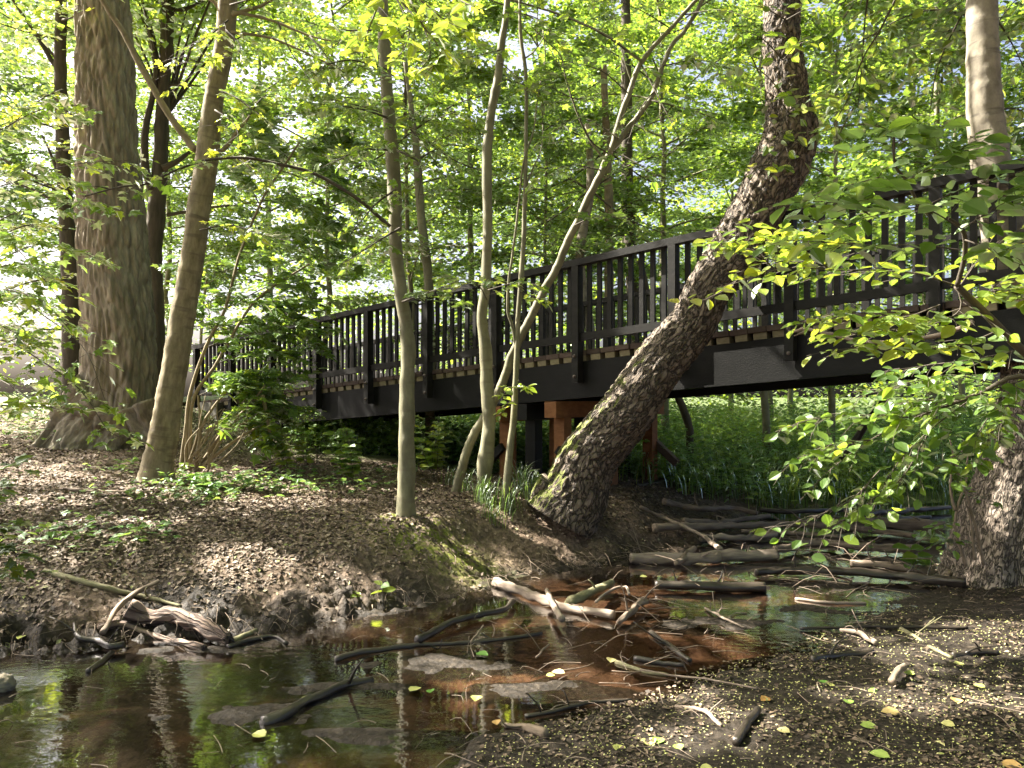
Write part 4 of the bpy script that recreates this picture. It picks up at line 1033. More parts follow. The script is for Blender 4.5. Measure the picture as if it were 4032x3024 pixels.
# background thin trunks named individually
for (pts, lab, mt) in (([(430, 420, 5, 14), (429, 292, 4.6, 14), (421, 215, 4.2, 14), (417, 160, 4, 14), (414, 130, 3, 14), (405, 60, 2, 14)], "pale slim trunk behind the railing between the two nearest saplings", M_BARK_SMOOTH),
                       ([(610, 420, 5, 15), (609, 300, 4.6, 15), (609, 215, 4.4, 15), (607, 150, 4, 15), (603, 60, 3, 15)], "grey trunk standing behind the railing right of the forked sapling", M_BARK_TAN),
                       ([(768, 458, 4.2, 15), (766, 420, 4, 15), (764, 390, 3.6, 15), (762, 340, 3.4, 15), (760, 200, 3, 15)], "slender pale trunk in the undergrowth seen under the right span", M_BARK_SMOOTH),
                       ([(590, 330, 5, 13.5), (583, 290, 5, 13.5), (580, 250, 4.6, 13.5), (590, 190, 4, 13.5), (588, 120, 3, 13.5)], "leaning thin trunk seen through the middle of the railing", M_BARK_PALE),
                       ([(640, 450, 7, 17), (635, 330, 6.5, 17), (628, 200, 6, 17), (626, 60, 5, 17), (626, -60, 4, 17)], "distant dark trunk behind the bridge left of the leaning tree", M_BARK_DARK),
                       ([(690, 430, 4, 14), (682, 405, 4, 14), (672, 385, 3.6, 14), (660, 350, 3.4, 14), (640, 260, 3, 14)], "leaning grey stem below the girder right of the leaning tree", M_BARK_DARK)):
    o = new_tree("slim_tree", lab, loc=P(pts[0][0], pts[0][1], pts[0][3]))
    c, r = trunk_path(pts, 60); z0 = gz(c[0, 0], c[0, 1])
    if c[0, 2] > z0: c = np.vstack([[c[0, 0], c[0, 1], z0 - .05], c]); r = np.concatenate([[r[0]], r])
    mb = MB(); mb.tube(c, r, 12, disp=disp_lite); mb.build("trunk", mt, o)
    top = pts[-2]; mid = pts[len(pts) // 2]
    leafy(o, [[(top[0], top[1]), (top[0] + sx * 40, top[1] + dy), (top[0] + sx * 90, top[1] + dy * 1.6)] for sx, dy in ((-1, -20), (1, -25), (-1, 30), (1, 30))] + [[(mid[0], mid[1]), (mid[0] + sx * 30, mid[1] - 15), (mid[0] + sx * 60, mid[1] - 10)] for sx in (-1, 1)],
          pts[0][3], .02, 8, 1.0, .12, M_LEAF_FAR, vmean=.6, spacing=.06)
mb = MB(); limb(mb, [(840, 458), (855, 440), (868, 420), (885, 400), (900, 380), (920, 350)], 10.2, .055, .035, 9, Y2=9.6)
tag(mb.build("dead_tree", M_WOOD_DARK), "black leaning dead stem behind the drooping leaves at right", "dead tree")

# ------------------------------------------------------------------ logs and sticks
def log(name, label, mat, pts, r0, r1=None, group=None, lift=.0, k=12, rough=.3, cat=None, stubs=0):
    r1 = r0 if r1 is None else r1
    q = np.array([G(a, b_) for (a, b_) in pts])
    rr0 = rad(r0, q[:, 1].mean()); rr1 = rad(r1, q[:, 1].mean())
    q[:, 2] = np.maximum(ground(q[:, 0], q[:, 1]), 0) + max(rr0, rr1) * .45 + lift
    L = np.linalg.norm(q[-1] - q[0]); n = max(14, int(L / .03))
    c = catmull(q, n)
    rg = np.random.default_rng(abs(hash(round(pts[0][0] * 7 + pts[0][1]))) % 9999)
    c[1:-1] += np.cumsum(rg.normal(0, .0022, (n - 2, 3)), 0) * np.sin(np.linspace(0, math.pi, n - 2))[:, None]
    def dp(b, Ls, th, r):
        return r * rough * 1.5 * (vn3(b, (1 / (rr0 * 1.5),) * 2 + (6,), 'n', pts[0][0]) + .5 * vn3(b, (1 / (rr0 * .5),) * 2 + (10,), 'n', pts[0][1]))
    mb = MB(); mb.tube(c, np.linspace(rr0, rr1, n), k, disp=dp, seed=pts[0][0] * .01)
    if stubs == 0 and name in ('branch', 'log') and r0 > 2: stubs = 1 + int(rg.random() * 2)
    for s in range(stubs):
        kk = int(rg.uniform(.15, .85) * n); d = nrm(np.array([rg.normal(), rg.normal() * .4, rg.uniform(.3, 1)]))
        l = rg.uniform(.08, .3)
        mb.tube(catmull([c[kk], c[kk] + d * l * .5 + rg.normal(0, .02, 3), c[kk] + d * l], 6), np.linspace(rr0 * .4, .003, 6), 5)
    o = mb.build(name, mat, None)
    org = Vector(c[n // 2]); o.data.transform(__import__('mathutils').Matrix.Translation(-org)); o.location = org
    tag(o, label, cat or name.replace('_', ' '), group)
    return o
LG = "driftwood lying in and beside the stream"
W1, W2, W3, W4 = M_WOOD_PALE, M_WOOD_BROWN, M_WOOD_DARK, M_WOOD_MOSS
for args in (
 ("branch", "long straight mossy branch lying on the dark mud of the left bank", W4, [(44, 574), (90, 586), (140, 599), (181, 610)], 3.4, 1.6),
 ("rotten_log", "thick sunlit rotten log with splintered wood at the left water edge", M_ROT, [(128, 621), (150, 624), (185, 634), (229, 647)], 8.5, 6.5, LG, .03, 28, .5),
 ("split_log", "narrow splintered slab lying against the underside of the rotten log", M_ROT, [(98, 632), (125, 630), (165, 640), (205, 650)], 4, 3.5, LG, 0, 14, .5),
 ("stick", "curved brown stick propped across the left end of the rotten log", W2, [(159, 592), (134, 605), (117, 617), (103, 643)], 2.2, 2.8, LG, .06),
 ("branch", "crooked dark branch at the water edge left of the rotten log", W3, [(74, 632), (78, 645), (100, 648), (111, 653), (124, 651)], 2.0, 4.0, LG, .03, 10, .3, None, 2),
 ("stick", "dark stick slanting into the water below the crooked branch", W3, [(112, 654), (100, 664), (88, 673)], 3, 2.4),
 ("branch", "dark bent branch touching the right end of the rotten log", W3, [(228, 649), (247, 643), (275, 638), (287, 645)], 2.6, 1.6),
 ("stick", "short olive stub just above the dark bent branch", W4, [(233, 642), (256, 633)], 3.4, 2.4),
 ("split_log", "pale bleached split log lying diagonally in the middle of the stream", W1, [(495, 586), (520, 595), (546, 606), (580, 614), (614, 620)], 4.6, 3.6, LG, .02, 14, .45),
 ("stick", "short pale stick leaning across the bleached split log", W1, [(547, 600), (554, 614), (562, 630)], 2.6, 3.0, LG, .07),
 ("log", "short greenish log right of the bleached split log", W4, [(568, 608), (590, 598), (611, 587)], 4.6, 4.2, LG, .02, 14),
 ("branch", "glossy black curved branch with an upturned tip in the stream", W3, [(418, 647), (449, 629), (480, 619), (503, 614), (513, 606)], 3.8, 2.8, LG, .03, 12),
 ("branch", "long low dark branch trailing left under the black curved branch", W3, [(335, 661), (372, 652), (418, 647), (480, 643), (542, 635)], 3.2, 1.8),
 ("twig", "thin reddish twig sticking up beside the long low dark branch", W2, [(471, 652), (483, 634)], 1.2, .8, LG, .06, 6),
 ("log", "short ragged brown log end right of the bleached split log", W2, [(619, 627), (632, 617), (645, 606)], 3.2, 3.8, LG, .03, 12, .5),
 ("root", "pale hooked root arching out of the water right of the greenish log", W1, [(596, 609), (606, 600), (617, 594), (626, 593), (629, 601)], 1.5, 1.3, LG, .05, 7),
 ("log", "long pale log lying level across the stream with a forked stick on it", W1, [(630, 563), (660, 564), (700, 564), (740, 562), (776, 560)], 5.4, 5.8, LG, .02, 18, .3, None, 2),
 ("branch", "white forked branch slanting down onto the long pale log", W1, [(640, 516), (662, 527), (683, 538), (703, 548), (721, 560)], 1.6, 2.6, LG, .10, 8, .3, None, 2),
 ("stick", "stubby brown stick leaning on the near side of the long pale log", W2, [(693, 558), (685, 566), (676, 574)], 3.4, 2.6, LG, .08, 9, .5),
 ("log", "dark sawn log with a flat right end lying below the long pale log", W3, [(655, 590), (700, 591), (765, 592)], 4.2, 5.0, LG, .02, 16, .15),
 ("log", "long dark log with sunlit twigs on its right half", W3, [(755, 578), (800, 577), (845, 579), (905, 583), (966, 588)], 3.4, 4.6, LG, .03, 16, .3, None, 5),
 ("branch", "crooked brown branch at the back left of the log jam", W2, [(664, 512), (680, 516), (703, 520), (730, 518), (757, 523)], 3.0, 2.4, LG, .12, 9, .35, None, 2),
 ("branch", "straight grey branch in the left half of the log jam", W2, [(683, 529), (720, 530), (769, 523)], 3.2, 2.2, LG, .08, 9),
 ("log", "longest grey brown trunk running through the middle of the log jam", W2, [(655, 537), (700, 536), (750, 533), (797, 531), (860, 536), (915, 544)], 3.8, 3.2, LG, .08, 12, .3, None, 3),
 ("log", "thick log with a reddish broken end at the back right of the log jam", W2, [(849, 532), (890, 534), (945, 539)], 5.2, 6.2, LG, .10, 18, .3),
 ("log", "sunlit log with rooty fork in the right half of the log jam", W2, [(775, 557), (800, 552), (821, 549), (860, 553), (916, 556)], 3.6, 4.2, LG, .05, 12, .35, None, 4),
 ("branch", "pale knotty branch below the left part of the log jam", W1, [(700, 544), (735, 543), (776, 540)], 3.6, 3.2, LG, .05, 10, .5),
 ("branch", "thin grey branch behind the sunlit rooty log", W2, [(741, 537), (790, 539), (840, 543)], 2.2, 1.8, LG, .06, 8),
 ("log", "half sunken log right of the green reflection", W2, [(850, 566), (885, 569), (935, 574)], 3.4, 3.8, LG, .01, 12),
 ("stick", "upright broken stub standing on the thick reddish log", W2, [(846, 530), (851, 541)], 2.6, 3.0, LG, .24, 9),
 ("stick", "brown stick propped against the foot of the pale barked tree", W2, [(964, 564), (955, 573), (946, 584)], 2.6, 2.0, LG, .06),
 ("branch", "long thin dark branch lying across the black mud at right", W3, [(800, 631), (860, 630), (910, 631), (968, 631)], 1.6, 1.8, LG, .01, 8),
 ("log", "dark flat log on the mud below the long thin branch", W3, [(812, 663), (840, 658), (873, 654)], 4.0, 3.0, LG, .0, 12),
 ("branch", "short grey forked branch on the mud above the dark flat log", W1, [(840, 634), (858, 637), (876, 648)], 2.0, 2.8, LG, .02, 8, .3, None, 2),
 ("branch", "olive branch slanting across the mud at right", W4, [(895, 628), (908, 635), (930, 648), (952, 660)], 2.4, 1.6),
 ("branch", "dark branch lying level near the right edge of the mud", W3, [(952, 657), (975, 656), (998, 655)], 3.2, 2.4),
 ("stick", "stout short stick standing out of the mud at lower right", W2, [(905, 672), (899, 680), (892, 690)], 3.0, 3.8, LG, .03),
 ("stick", "dark thick stick slanting on the foreground mud", W3, [(758, 714), (747, 730), (736, 748)], 3.6, 4.4, LG, .01, 10),
 ("branch", "pale crooked branch on the foreground mud", W1, [(675, 708), (700, 714), (722, 728)], 2.4, 1.8),
 ("twig", "long thin straight twig above the pale crooked branch", W1, [(640, 672), (690, 682), (757, 693)], 1.2, 1.0, LG, .01, 6),
 ("stick", "grey green stick at the mud edge in mid stream", W4, [(616, 663), (640, 671), (668, 677)], 2.4, 2.2),
 ("stick", "dark grey stick behind the grey green stick", W3, [(634, 660), (660, 664), (684, 668)], 3.2, 2.4),
 ("branch", "black branch lying along the near mud edge", W3, [(525, 718), (560, 712), (600, 704), (632, 702)], 2.2, 2.0),
 ("log", "small brown stump of wood at the bottom centre", W2, [(505, 727), (525, 732), (546, 738)], 3.0, 4.4),
 ("twig", "forked thin twig standing in the middle of the stream", W2, [(536, 664), (549, 651)], 1.2, 1.0, LG, .04, 6, .2, None, 1),
 ("log", "black sunken log reaching from the grey silt to the lower left", W3, [(262, 725), (285, 716), (315, 700), (345, 688), (372, 682)], 6.0, 4.0, LG, -.01, 14, .5),
 ("branch", "dark slimy branch at the right of the red sandy bed", W3, [(650, 634), (668, 648), (690, 662)], 2.6, 2.2, LG, .0),
 ("branch", "thin twiggy branch on the red sandy bed", W1, [(705, 610), (725, 622), (745, 630)], 1.4, 1.0, LG, .01, 6, .3, None, 4),
 ("stick", "pale short stick on the mud left of the olive branch", W1, [(795, 600), (830, 604), (866, 604)], 1.8, 1.4),
 ("branch", "grey branch half buried in leaves at the foot of the tan tree", W2, [(60, 490), (90, 492), (150, 493)], 1.6, 1.2),
 ("branch", "dark branch lying in the shade right of the log jam", W3, [(860, 520), (900, 516), (950, 512)], 3.0, 2.5, LG, .05),
 ("branch", "dark branch crossing behind the thick reddish log", W3, [(820, 524), (870, 526), (930, 522)], 2.6, 2.0, LG, .06),
 ("branch", "dark sticks along the back edge of the log jam", W3, [(760, 515), (800, 518), (850, 515)], 2.4, 2.0, LG, .06, 8, .3, None, 3),
):
    a = list(args)
    if len(a) < 7: a += [LG]
    log(*a)
# rock at the left edge
mb = MB(); rc = G(2, 690)
V = (rc + np.array([0, 0, .03]) + S3 * (np.array([.07, .06, .06]) * (1 + .6 * dd[..., None]))).reshape(-1, 3)
i = np.arange(25)[:, None] * 40 + np.arange(40)[None]; i2 = np.arange(25)[:, None] * 40 + (np.arange(40)[None] + 1) % 40
mb.add(V, np.stack([i, i + 40, i2 + 40, i2], -1).reshape(-1, 4))
tag(mb.build("rock", M_STONE), "pale stone standing in the water at the left edge", "rock")

# ------------------------------------------------------------------ ground litter (stuff)
def scatter(n, xr, yr, seed, dens=None):
    rg = np.random.default_rng(seed)
    u = rg.random(n); y = yr[0] * (yr[1] / yr[0]) ** u
    x = rg.uniform(xr[0], xr[1], n) * (y / yr[1]) if xr is not None else rg.uniform(-.8, .8, n) * y
    return x, y, rg
def litter(name, label, n, yr, size, mat, filt, tm='rh', seed=1, lift=.004, flat=.35, wid=1.0, vm=.45, vs=.22, cat="leaf litter"):
    rg = np.random.default_rng(seed)
    y = yr[0] * (yr[1] / yr[0]) ** rg.random(n); x = rg.uniform(-.82, .82, n) * y
    s, sd2 = seg_dist(x, y); z = ground(x, y)
    m_ = filt(x, y, z, s, sd2, rg)
    x, y, z = x[m_], y[m_], z[m_]; n = len(x)
    a = rg.random(n) * 6.283
    mb = MB()
    e = .02; gx_ = (ground(x + e, y) - z) / e; gy_ = (ground(x, y + e) - z) / e
    Nn = np.column_stack([-gx_, -gy_, np.ones(n)]) + rg.normal(0, flat, (n, 3))
    D = np.column_stack([np.cos(a), np.sin(a), gx_ * np.cos(a) + gy_ * np.sin(a)])
    sz = size * rg.uniform(.45, 1.3, n)
    leaves(mb, np.column_stack([x, y, np.maximum(z, 0) + lift + rg.random(n) * .008]), D, Nn, sz, tm, np.clip(rg.normal(vm, vs, n), 0, 1), wid)
    o = mb.build(name, mat, smooth=False); tag(o, label, cat, kind="stuff"); return o
litter("leaf_litter", "dry brown fallen leaves covering the forest floor", 250000, (5.0, 19), .044, M_LITTER,
       lambda x, y, z, s, sd2, rg: (s > .06) & (sd2 == 0) & (x < 3) & ((y < 12.5) | (x < -3)) & (rg.random(len(x)) < .10 + .9 * sstep(.3, 1.1, s + .5 * fbm(x * 2, y * 2, 55))), 'rh', 1, flat=.45)
litter("mud_litter", "scattered bits of dead leaf and bark on the dark mud", 50000, (3.3, 9), .030, M_LITTER,
       lambda x, y, z, s, sd2, rg: ((sd2 == 1) & (s > -.1) | (s < .4) & (s > -.03)) & (fbm(x * 2, y * 2, 41) + rg.normal(0, .25, len(x)) > .12), 'rh', 2, vm=.30, vs=.25)
litter("seed_flecks", "tiny yellow green duckweed and catkin flecks on the black mud", 34000, (3.2, 8), .010, M_FLECK,
       lambda x, y, z, s, sd2, rg: (sd2 == 1) & (s > -.05) & (fbm(x * 1.3, y * 1.3, 43) + rg.normal(0, .2, len(x)) > -.1), 'rh', 3, lift=.006, flat=.5, cat="duckweed", wid=1.4)
# twigs on the floor
def twigs(name, label, n, yr, filt, mat, seed, r=.0022, L=.16, up=.15):
    rg = np.random.default_rng(seed)
    y = yr[0] * (yr[1] / yr[0]) ** rg.random(n); x = rg.uniform(-.8, .8, n) * y
    s, sd2 = seg_dist(x, y); z = np.maximum(ground(x, y), 0)
    m_ = filt(x, y, z, s, sd2, rg)
    mb = MB()
    for (a, b_, c_) in zip(x[m_], y[m_], z[m_]):
        l = L * rg.uniform(.3, 1.4); th = rg.random() * 6.283
        d = np.array([math.cos(th) * l, math.sin(th) * l, rg.normal(0, up) * l])
        p0 = np.array([a, b_, c_ + .006]); p2 = p0 + d; p2[2] = max(p2[2], 0 if s.min() < 0 else 0)
        zz_ = gz(p2[0], p2[1]); p2[2] = max(p2[2], zz_ + .004, .003)
        p1 = (p0 + p2) / 2 + rg.normal(0, l * .1, 3); p1[2] = max(p1[2], p0[2], p2[2])
        rr = r * rg.uniform(.5, 1.8)
        mb.tube(catmull([p0, p1, p2], 5), np.linspace(rr, rr * .5, 5), 4, cap=False)
    o = mb.build(name, mat); tag(o, label, "twigs", kind="stuff")
twigs("bank_twigs", "small dry twigs and bare roots strewn over the left bank", 900, (5.2, 10), lambda x, y, z, s, sd2, rg: (sd2 == 0) & (s > -.1) & (s < 2.2), M_WOOD_BROWN, 4)
twigs("mud_twigs", "small pale twigs strewn over the mud and shallows", 700, (3.4, 9), lambda x, y, z, s, sd2, rg: (sd2 == 1) & (s > -.6) | ((s < 0) & (rg.random(len(x)) < .25)), M_WOOD_PALE, 5)
def rootlets():
    rg = np.random.default_rng(9); mb = MB()
    pts = catmull(np.array(LB[4:15]), 400)
    for k_ in rg.integers(0, 400, 130):
        p = pts[k_]; out_ = np.array([-.35, .9]) * rg.uniform(.1, .35)
        a = np.array([p[0] + out_[0], p[1] + out_[1], 0]); a[2] = gz(a[0], a[1]) + .01
        b_ = np.array([p[0] + rg.normal(0, .1), p[1] - rg.uniform(-.02, .12), .01])
        m2 = (a + b_) / 2 + np.array([rg.normal(0, .04), -.05, .05])
        mb.tube(catmull([a, m2, b_], 7), np.linspace(.003, .001, 7) * rg.uniform(.5, 1.3), 4, cap=False)
    tag(mb.build("bank_roots", M_WOOD_BROWN), "thin roots hanging from the eroded edge of the left bank", "roots", kind="stuff")
rootlets()
twigs("jam_twigs", "tangle of thin grey twigs caught in the log jam", 650, (7.0, 11.5), lambda x, y, z, s, sd2, rg: (s < .3) & (x > 1.3) & (x < 6), M_WOOD_BROWN, 12, r=.004, L=.55, up=.25)
twigs("stream_twigs", "thin broken twigs lying in the shallow middle of the stream", 260, (4.6, 7.5), lambda x, y, z, s, sd2, rg: (s < -.1) & (x > -.6), M_WOOD_BROWN, 13, r=.003, L=.3, up=.3)
# individual larger fallen leaves
FL = [(565, 676, .7), (546, 678, .4), (612, 660, .65), (640, 578, .5), (476, 655, .0), (430, 696, .0), (410, 694, .5), (478, 698, .45), (496, 723, .9), (820, 682, .0), (868, 692, .05), (905, 634, .55), (955, 700, .9), (770, 700, .95),
      (850, 706, .1), (900, 715, .8), (960, 664, .5), (650, 748, .5), (620, 747, .45), (660, 740, .1), (680, 752, .15), (300, 702, .5), (265, 740, .45), (805, 558, .6), (1008, 606, .7), (28, 590, .4), (24, 637, .4), (830, 688, .5), (915, 676, .3), (955, 728, .6), (700, 770, .5), (890, 760, .2), (1000, 765, .9), (945, 750, .6), (860, 727, .2), (790, 735, .7), (985, 690, .4)]
leafproto = None
for (px, py, v) in FL:
    g = G(px, py); a = random.random() * 6.28
    mb = MB(); leaves(mb, [(0, 0, 0)], np.array([[math.cos(a), math.sin(a), .05]]), np.array([[random.gauss(0, .12), -.15, 1.]]), .075 * random.uniform(.75, 1.25), 'oval', np.array([v]), 1.2)
    o = mb.build("fallen_leaf", M_FALLEN, smooth=False); o.location = (g[0], g[1], max(g[2], 0) + .012)
    tag(o, "single yellowish fallen leaf lying on the mud or floating on the water", "leaf", "larger fallen leaves on mud and water")

CULL_ON = False
# ------------------------------------------------------------------ plants
def plant(name, label, px, py, h, nst, size, mat, tm='oval', lean=.15, seed=0, group=None, cat="plant", Y=None, pairs=5):
    rg = np.random.default_rng(seed + int(px * 3 + py))
    g = G(px, py)
    o = new_tree(name, label, cat, g, group)
    tw = MB(); lm = MB()
    for s in range(nst):
        hh = h * rg.uniform(.7, 1.1); d = np.array([rg.normal(0, lean), rg.normal(0, lean), 1.])
        q = np.linspace(0, 1, 8)[:, None]
        c = g + rg.normal(0, .02, 3) * np.array([1, 1, 0]) + d * hh * q + np.array([rg.normal(0, .05), 0, 0]) * q ** 2
        tw.tube(c, np.linspace(.004, .0015, 8), 4, cap=False)
        for p in range(pairs):
            f = .3 + .7 * (p + .5) / pairs; cc = c[min(7, int(f * 7))]
            a = p * 1.57 + rg.random()
            for sg in (0, math.pi):
                dd_ = np.array([[math.cos(a + sg), math.sin(a + sg), rg.normal(.05, .15)]])
                leaves(lm, [cc], dd_, np.array([[rg.normal(-.25, .35), rg.normal(-.3, .35), 1]]), size * rg.uniform(.8, 1.3), tm, np.array([np.clip(rg.normal(.6, .15), 0, 1)]))
    tw.build("stem", M_TWIG, o); lm.build("foliage", mat, o, smooth=False); return o
plant("seedling", "tall yellow green seedling left of the mossy mound on the bank", 287, 478, .85, 3, .13, M_LEAF_BRT, seed=1, pairs=8)
plant("seedling", "small yellow seedling standing beside the tall yellow green seedling", 306, 470, .55, 3, .12, M_LEAF_BRT, seed=2, pairs=6)
plant("seedling", "little upright seedling at the foot of the giant tree", 134, 462, .55, 1, .08, M_LEAF_NEAR, seed=3, pairs=5)
plant("seedling", "feathery bush of thin shoots left of the mound sapling", 352, 486, .85, 9, .11, M_LEAF_NEAR, seed=4, lean=.28, pairs=9, cat="bush")
plant("seedling", "leafy shoots spreading below the girder right of the mound sapling", 436, 482, .95, 8, .12, M_LEAF_BRT, seed=5, lean=.32, pairs=9, cat="bush")
plant("seedling", "ferny low plant growing at the foot of the leaning tree", 556, 500, .35, 4, .09, M_LEAF_NEAR, seed=6, lean=.4)
plant("seedling", "pale seedling with bright leaves in the eroded bank by the water", 383, 600, .16, 1, .10, M_LEAF_BRT, seed=7, pairs=2)
plant("seedling", "tiny light green seedling further left in the eroded bank", 358, 603, .12, 1, .05, M_LEAF_BRT, seed=8, pairs=2)
plant("seedling", "sunlit yellow green shoot with round leaves by the right tree", 950, 572, .26, 2, .15, M_LEAF_BRT, seed=9, pairs=2)
plant("seedling", "small green shoot with round leaves over the right end of the log jam", 917, 575, .30, 2, .15, M_LEAF_NEAR, seed=10, pairs=3)
plant("seedling", "low green seedling right of the tan tree foot", 200, 490, .2, 3, .09, M_UNDER, seed=11, lean=.4)
plant("seedling", "small leafy sprig at the base of the tan tree", 176, 478, .22, 2, .07, M_LEAF_BRT, seed=12, lean=.4)
plant("seedling", "thin spindly sprout rising from the water before the log jam", 870, 556, .5, 1, .07, M_LEAF_BRT, seed=13, pairs=4)

def tuft(name, label, px, py, n, h, mat, seed, spread=.06, wid=1.0, group=None, cat="grass", droop=1.0):
    rg = np.random.default_rng(seed); g = G(px, py); mb = MB()
    for _ in range(n):
        a = rg.random() * 6.283; b0_ = g + np.array([rg.normal(0, spread), rg.normal(0, spread), 0]); b0_[2] = max(gz(b0_[0], b0_[1]), 0) - .01
        hh = h * rg.uniform(.5, 1.15); out_ = rg.uniform(.15, .75) * hh * droop
        q = np.linspace(0, 1, 7)
        c = np.column_stack([b0_[0] + math.cos(a) * out_ * q ** 1.6, b0_[1] + math.sin(a) * out_ * q ** 1.6, b0_[2] + hh * (q * 1.25 - .55 * droop * q ** 2.6)])
        w = .0030 * wid * np.array([.7, 1, 1, .95, .8, .5, .05]); sx = np.array([-math.sin(a), math.cos(a), 0])
        V = np.vstack([c + sx * w[:, None], c - sx * w[:, None]])
        F = [(i_, i_ + 1, 8 + i_, 7 + i_) for i_ in range(6)]
        mb.add(V, F, None, np.clip(rg.normal(.5, .2), 0, 1))
    o = mb.build(name, mat, origin=g); tag(o, label, cat, group); return o
for k_, (px, py, n, h, lab) in enumerate([(484, 503, 90, .42, "thick tuft of long grass round the foot of the wavy young trunk"), (508, 508, 70, .40, "grass tuft at the foot of the very thin sapling"), (465, 492, 40, .38, "open grass tuft left of the wavy young trunk"),
    (530, 500, 60, .50, "arching grass tuft between the thin sapling and the leaning tree"), (583, 512, 16, .50, "few long bright grass blades in front of the leaning tree base"), (520, 490, 45, .5, "tall grass tuft behind the thin sapling"), (450, 486, 20, .35, "sparse grass tuft at the foot of the slanting sapling"), (545, 505, 24, .35, "short grass tuft left of the leaning tree base"), (492, 520, 60, .3, "low grass hanging over the bank below the young trunks")]):
    tuft("grass_tuft", lab, px, py, n, h, M_GRASS, 60 + k_)
for k_, (px, py, n, h, lab) in enumerate([(790, 502, 26, .75, "broad bladed reed clump at the far water edge"), (815, 500, 22, .6, "smaller reed clump right of the broad bladed one"), (770, 500, 18, .55, "short reeds left of the broad bladed clump"), (850, 500, 20, .5, "thin reeds behind the drooping leaves")]):
    tuft("reed_clump", lab, px, py, n, h, M_GRASS, 80 + k_, .12, 3.2, cat="reeds", droop=1.1)

# undergrowth beyond the bridge (uncountable)
def undergrowth():
    rg = np.random.default_rng(70); lm = MB()
    n = 5200
    y = rg.uniform(11.8, 26, n); x = rg.uniform(-.05, .75, n) * y
    left = rg.random(n) < .22; x = np.where(left, rg.uniform(-.32, .05, n) * y, x); y = np.where(left, np.maximum(y, 13.6 + 0 * y), y)
    s, sd2 = seg_dist(x, y); ok = (s > .15) & (sd2 == 0)
    # keep away from the path / abutment
    ok &= ~((x < -4) & (y < 18))
    x, y = x[ok], y[ok]; z = ground(x, y); n = len(x)
    h = rg.uniform(.15, .8, n) * (1 + .5 * sstep(14, 20, y))
    C = []; 
    m_ = 16
    cc = np.column_stack([x, y, z])[:, None] + np.stack([rg.normal(0, .18, (n, m_)), rg.normal(0, .18, (n, m_)), rg.random((n, m_)) ** .7 * h[:, None]], -1)
    C = cc.reshape(-1, 3); k2 = len(C); a = rg.random(k2) * 6.283
    leaves(lm, C, np.column_stack([np.cos(a), np.sin(a), rg.normal(-.1, .3, k2)]), np.column_stack([rg.normal(0, .4, k2), rg.normal(0, .4, k2), np.ones(k2)]), .105 * rg.uniform(.5, 1.2, k2), 'maple', np.clip(rg.normal(.5, .18, k2) + 1.1 * fbm(C[:, 0] * .9, C[:, 1] * .6, 66, 3), 0, 1))
    o = lm.build("undergrowth", M_UNDER, smooth=False); tag(o, "lush green undergrowth filling the wood floor beyond the bridge", "undergrowth", kind="stuff")
    lm = MB(); n = 3600
    y = rg.uniform(11.6, 19, n); x = np.where(rg.random(n) < .3, rg.uniform(-.3, .0, n), rg.uniform(.12, .7, n)) * y
    s, sd2 = seg_dist(x, y); ok = (s > -.1) & (sd2 == 0) & ~((x < 0) & (y < 13.2)); x, y = x[ok], y[ok]; z = ground(x, y); n = len(x)
    for k_ in range(n):
        for _ in range(3):
            a = rg.random() * 6.283; hh = rg.uniform(.25, .65); q = np.linspace(0, 1, 5); o_ = rg.uniform(.1, .5) * hh
            bx, by = x[k_] + rg.normal(0, .05), y[k_] + rg.normal(0, .05)
            c = np.column_stack([bx + math.cos(a) * o_ * q ** 1.6, by + math.sin(a) * o_ * q ** 1.6, z[k_] + hh * (q * 1.2 - .5 * q ** 2.6)])
            w = .006 * np.array([1, 1, .9, .6, .05]); sx = np.array([-math.sin(a), math.cos(a), 0])
            lm.add(np.vstack([c + sx * w[:, None], c - sx * w[:, None]]), [(i_, i_ + 1, 6 + i_, 5 + i_) for i_ in range(4)], None, rg.random())
    o = lm.build("tall_grass", M_GRASS); tag(o, "tall wispy grass among the undergrowth beyond the bridge", "grass", kind="stuff")
undergrowth()
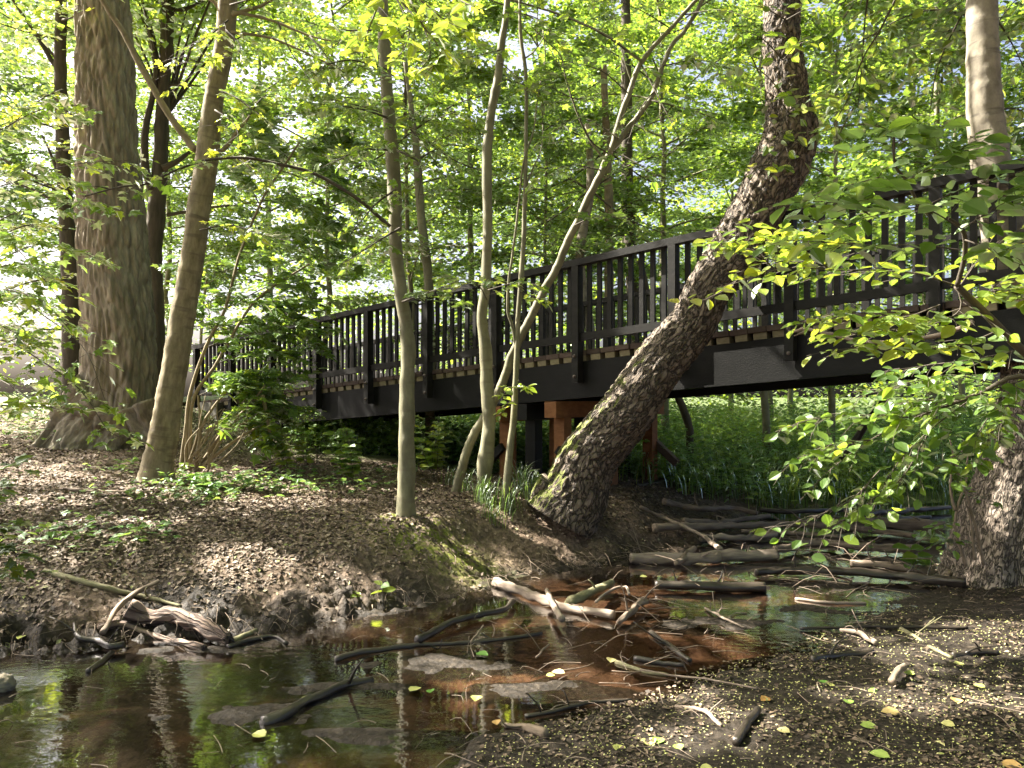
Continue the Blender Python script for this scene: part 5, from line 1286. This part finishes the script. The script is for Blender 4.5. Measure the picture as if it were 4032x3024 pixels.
# low seedlings and ivy on the left floor
def cover():
    rg = np.random.default_rng(71); lm = MB()
    C = []
    patches = [(210, 492, .5, 220), (260, 488, .45, 160), (60, 535, .2, 26), (85, 545, .22, 34), (135, 540, .2, 30), (150, 535, .15, 16), (35, 545, .2, 20), (185, 497, .3, 60), (130, 470, .4, 60), (30, 420, 1.2, 400), (70, 430, .8, 180), (20, 405, 1.5, 400), (100, 500, .4, 20), (350, 492, .4, 60), (395, 475, .3, 60), (0, 440, 1., 250), (300, 480, .5, 70)]
    for (px, py, r, n) in patches:
        g = G(px, py)
        p = g[:2] + rg.normal(0, r, (n, 2)) * np.array([1, .8]); z = ground(p[:, 0], p[:, 1])
        C.append(np.column_stack([p, z + rg.uniform(.03, .16, n) * (2.2 if py < 445 else 1)]))
    C = np.vstack(C); n = len(C); a = rg.random(n) * 6.283
    leaves(lm, C, np.column_stack([np.cos(a), np.sin(a), rg.normal(-.05, .2, n)]), np.column_stack([rg.normal(0, .3, n), rg.normal(0, .3, n), np.ones(n)]), .085 * rg.uniform(.5, 1.25, n), 'maple', np.clip(rg.normal(.5, .2, n), 0, 1))
    tag(lm.build("ground_cover", M_UNDER, smooth=False), "low green seedlings and ivy patches on the leafy floor at left", "ground cover", kind="stuff")
cover()
# far wood closing the view
def far_woods():
    rg = np.random.default_rng(72); lm = MB()
    nc = 420
    th = rg.uniform(-.72, .72, nc); R = rg.uniform(42, 62, nc)
    cc = np.column_stack([np.tan(th) * R, R, 1 + rg.random(nc) ** 1.3 * 17])
    m_ = 110
    C = (cc[:, None] + rg.normal(size=(nc, m_, 3)) * np.array([2.0, 1.5, .9])).reshape(-1, 3); C = C[C[:, 2] > np.where(C[:, 0] < 6, 3.4, 1.2)]
    C = C[(C[:, 0] / C[:, 1] > -.36) | ((rg.random(len(C)) < .5) & (C[:, 2] < 8))]; n = len(C); a = rg.random(n) * 6.283
    leaves(lm, C, np.column_stack([np.cos(a), np.sin(a), rg.normal(-.15, .4, n)]), np.column_stack([rg.normal(0, .7, n), rg.normal(0, .7, n), np.ones(n)]), .34 * rg.uniform(.6, 1.25, n), 'rh', np.clip(rg.normal(.6, .2, n), 0, 1), 1.2)
    tag(lm.build("far_woods", M_LEAF_FAR, smooth=False), "far sunlit wood closing the view behind the trees", "wood", kind="stuff")
far_woods()
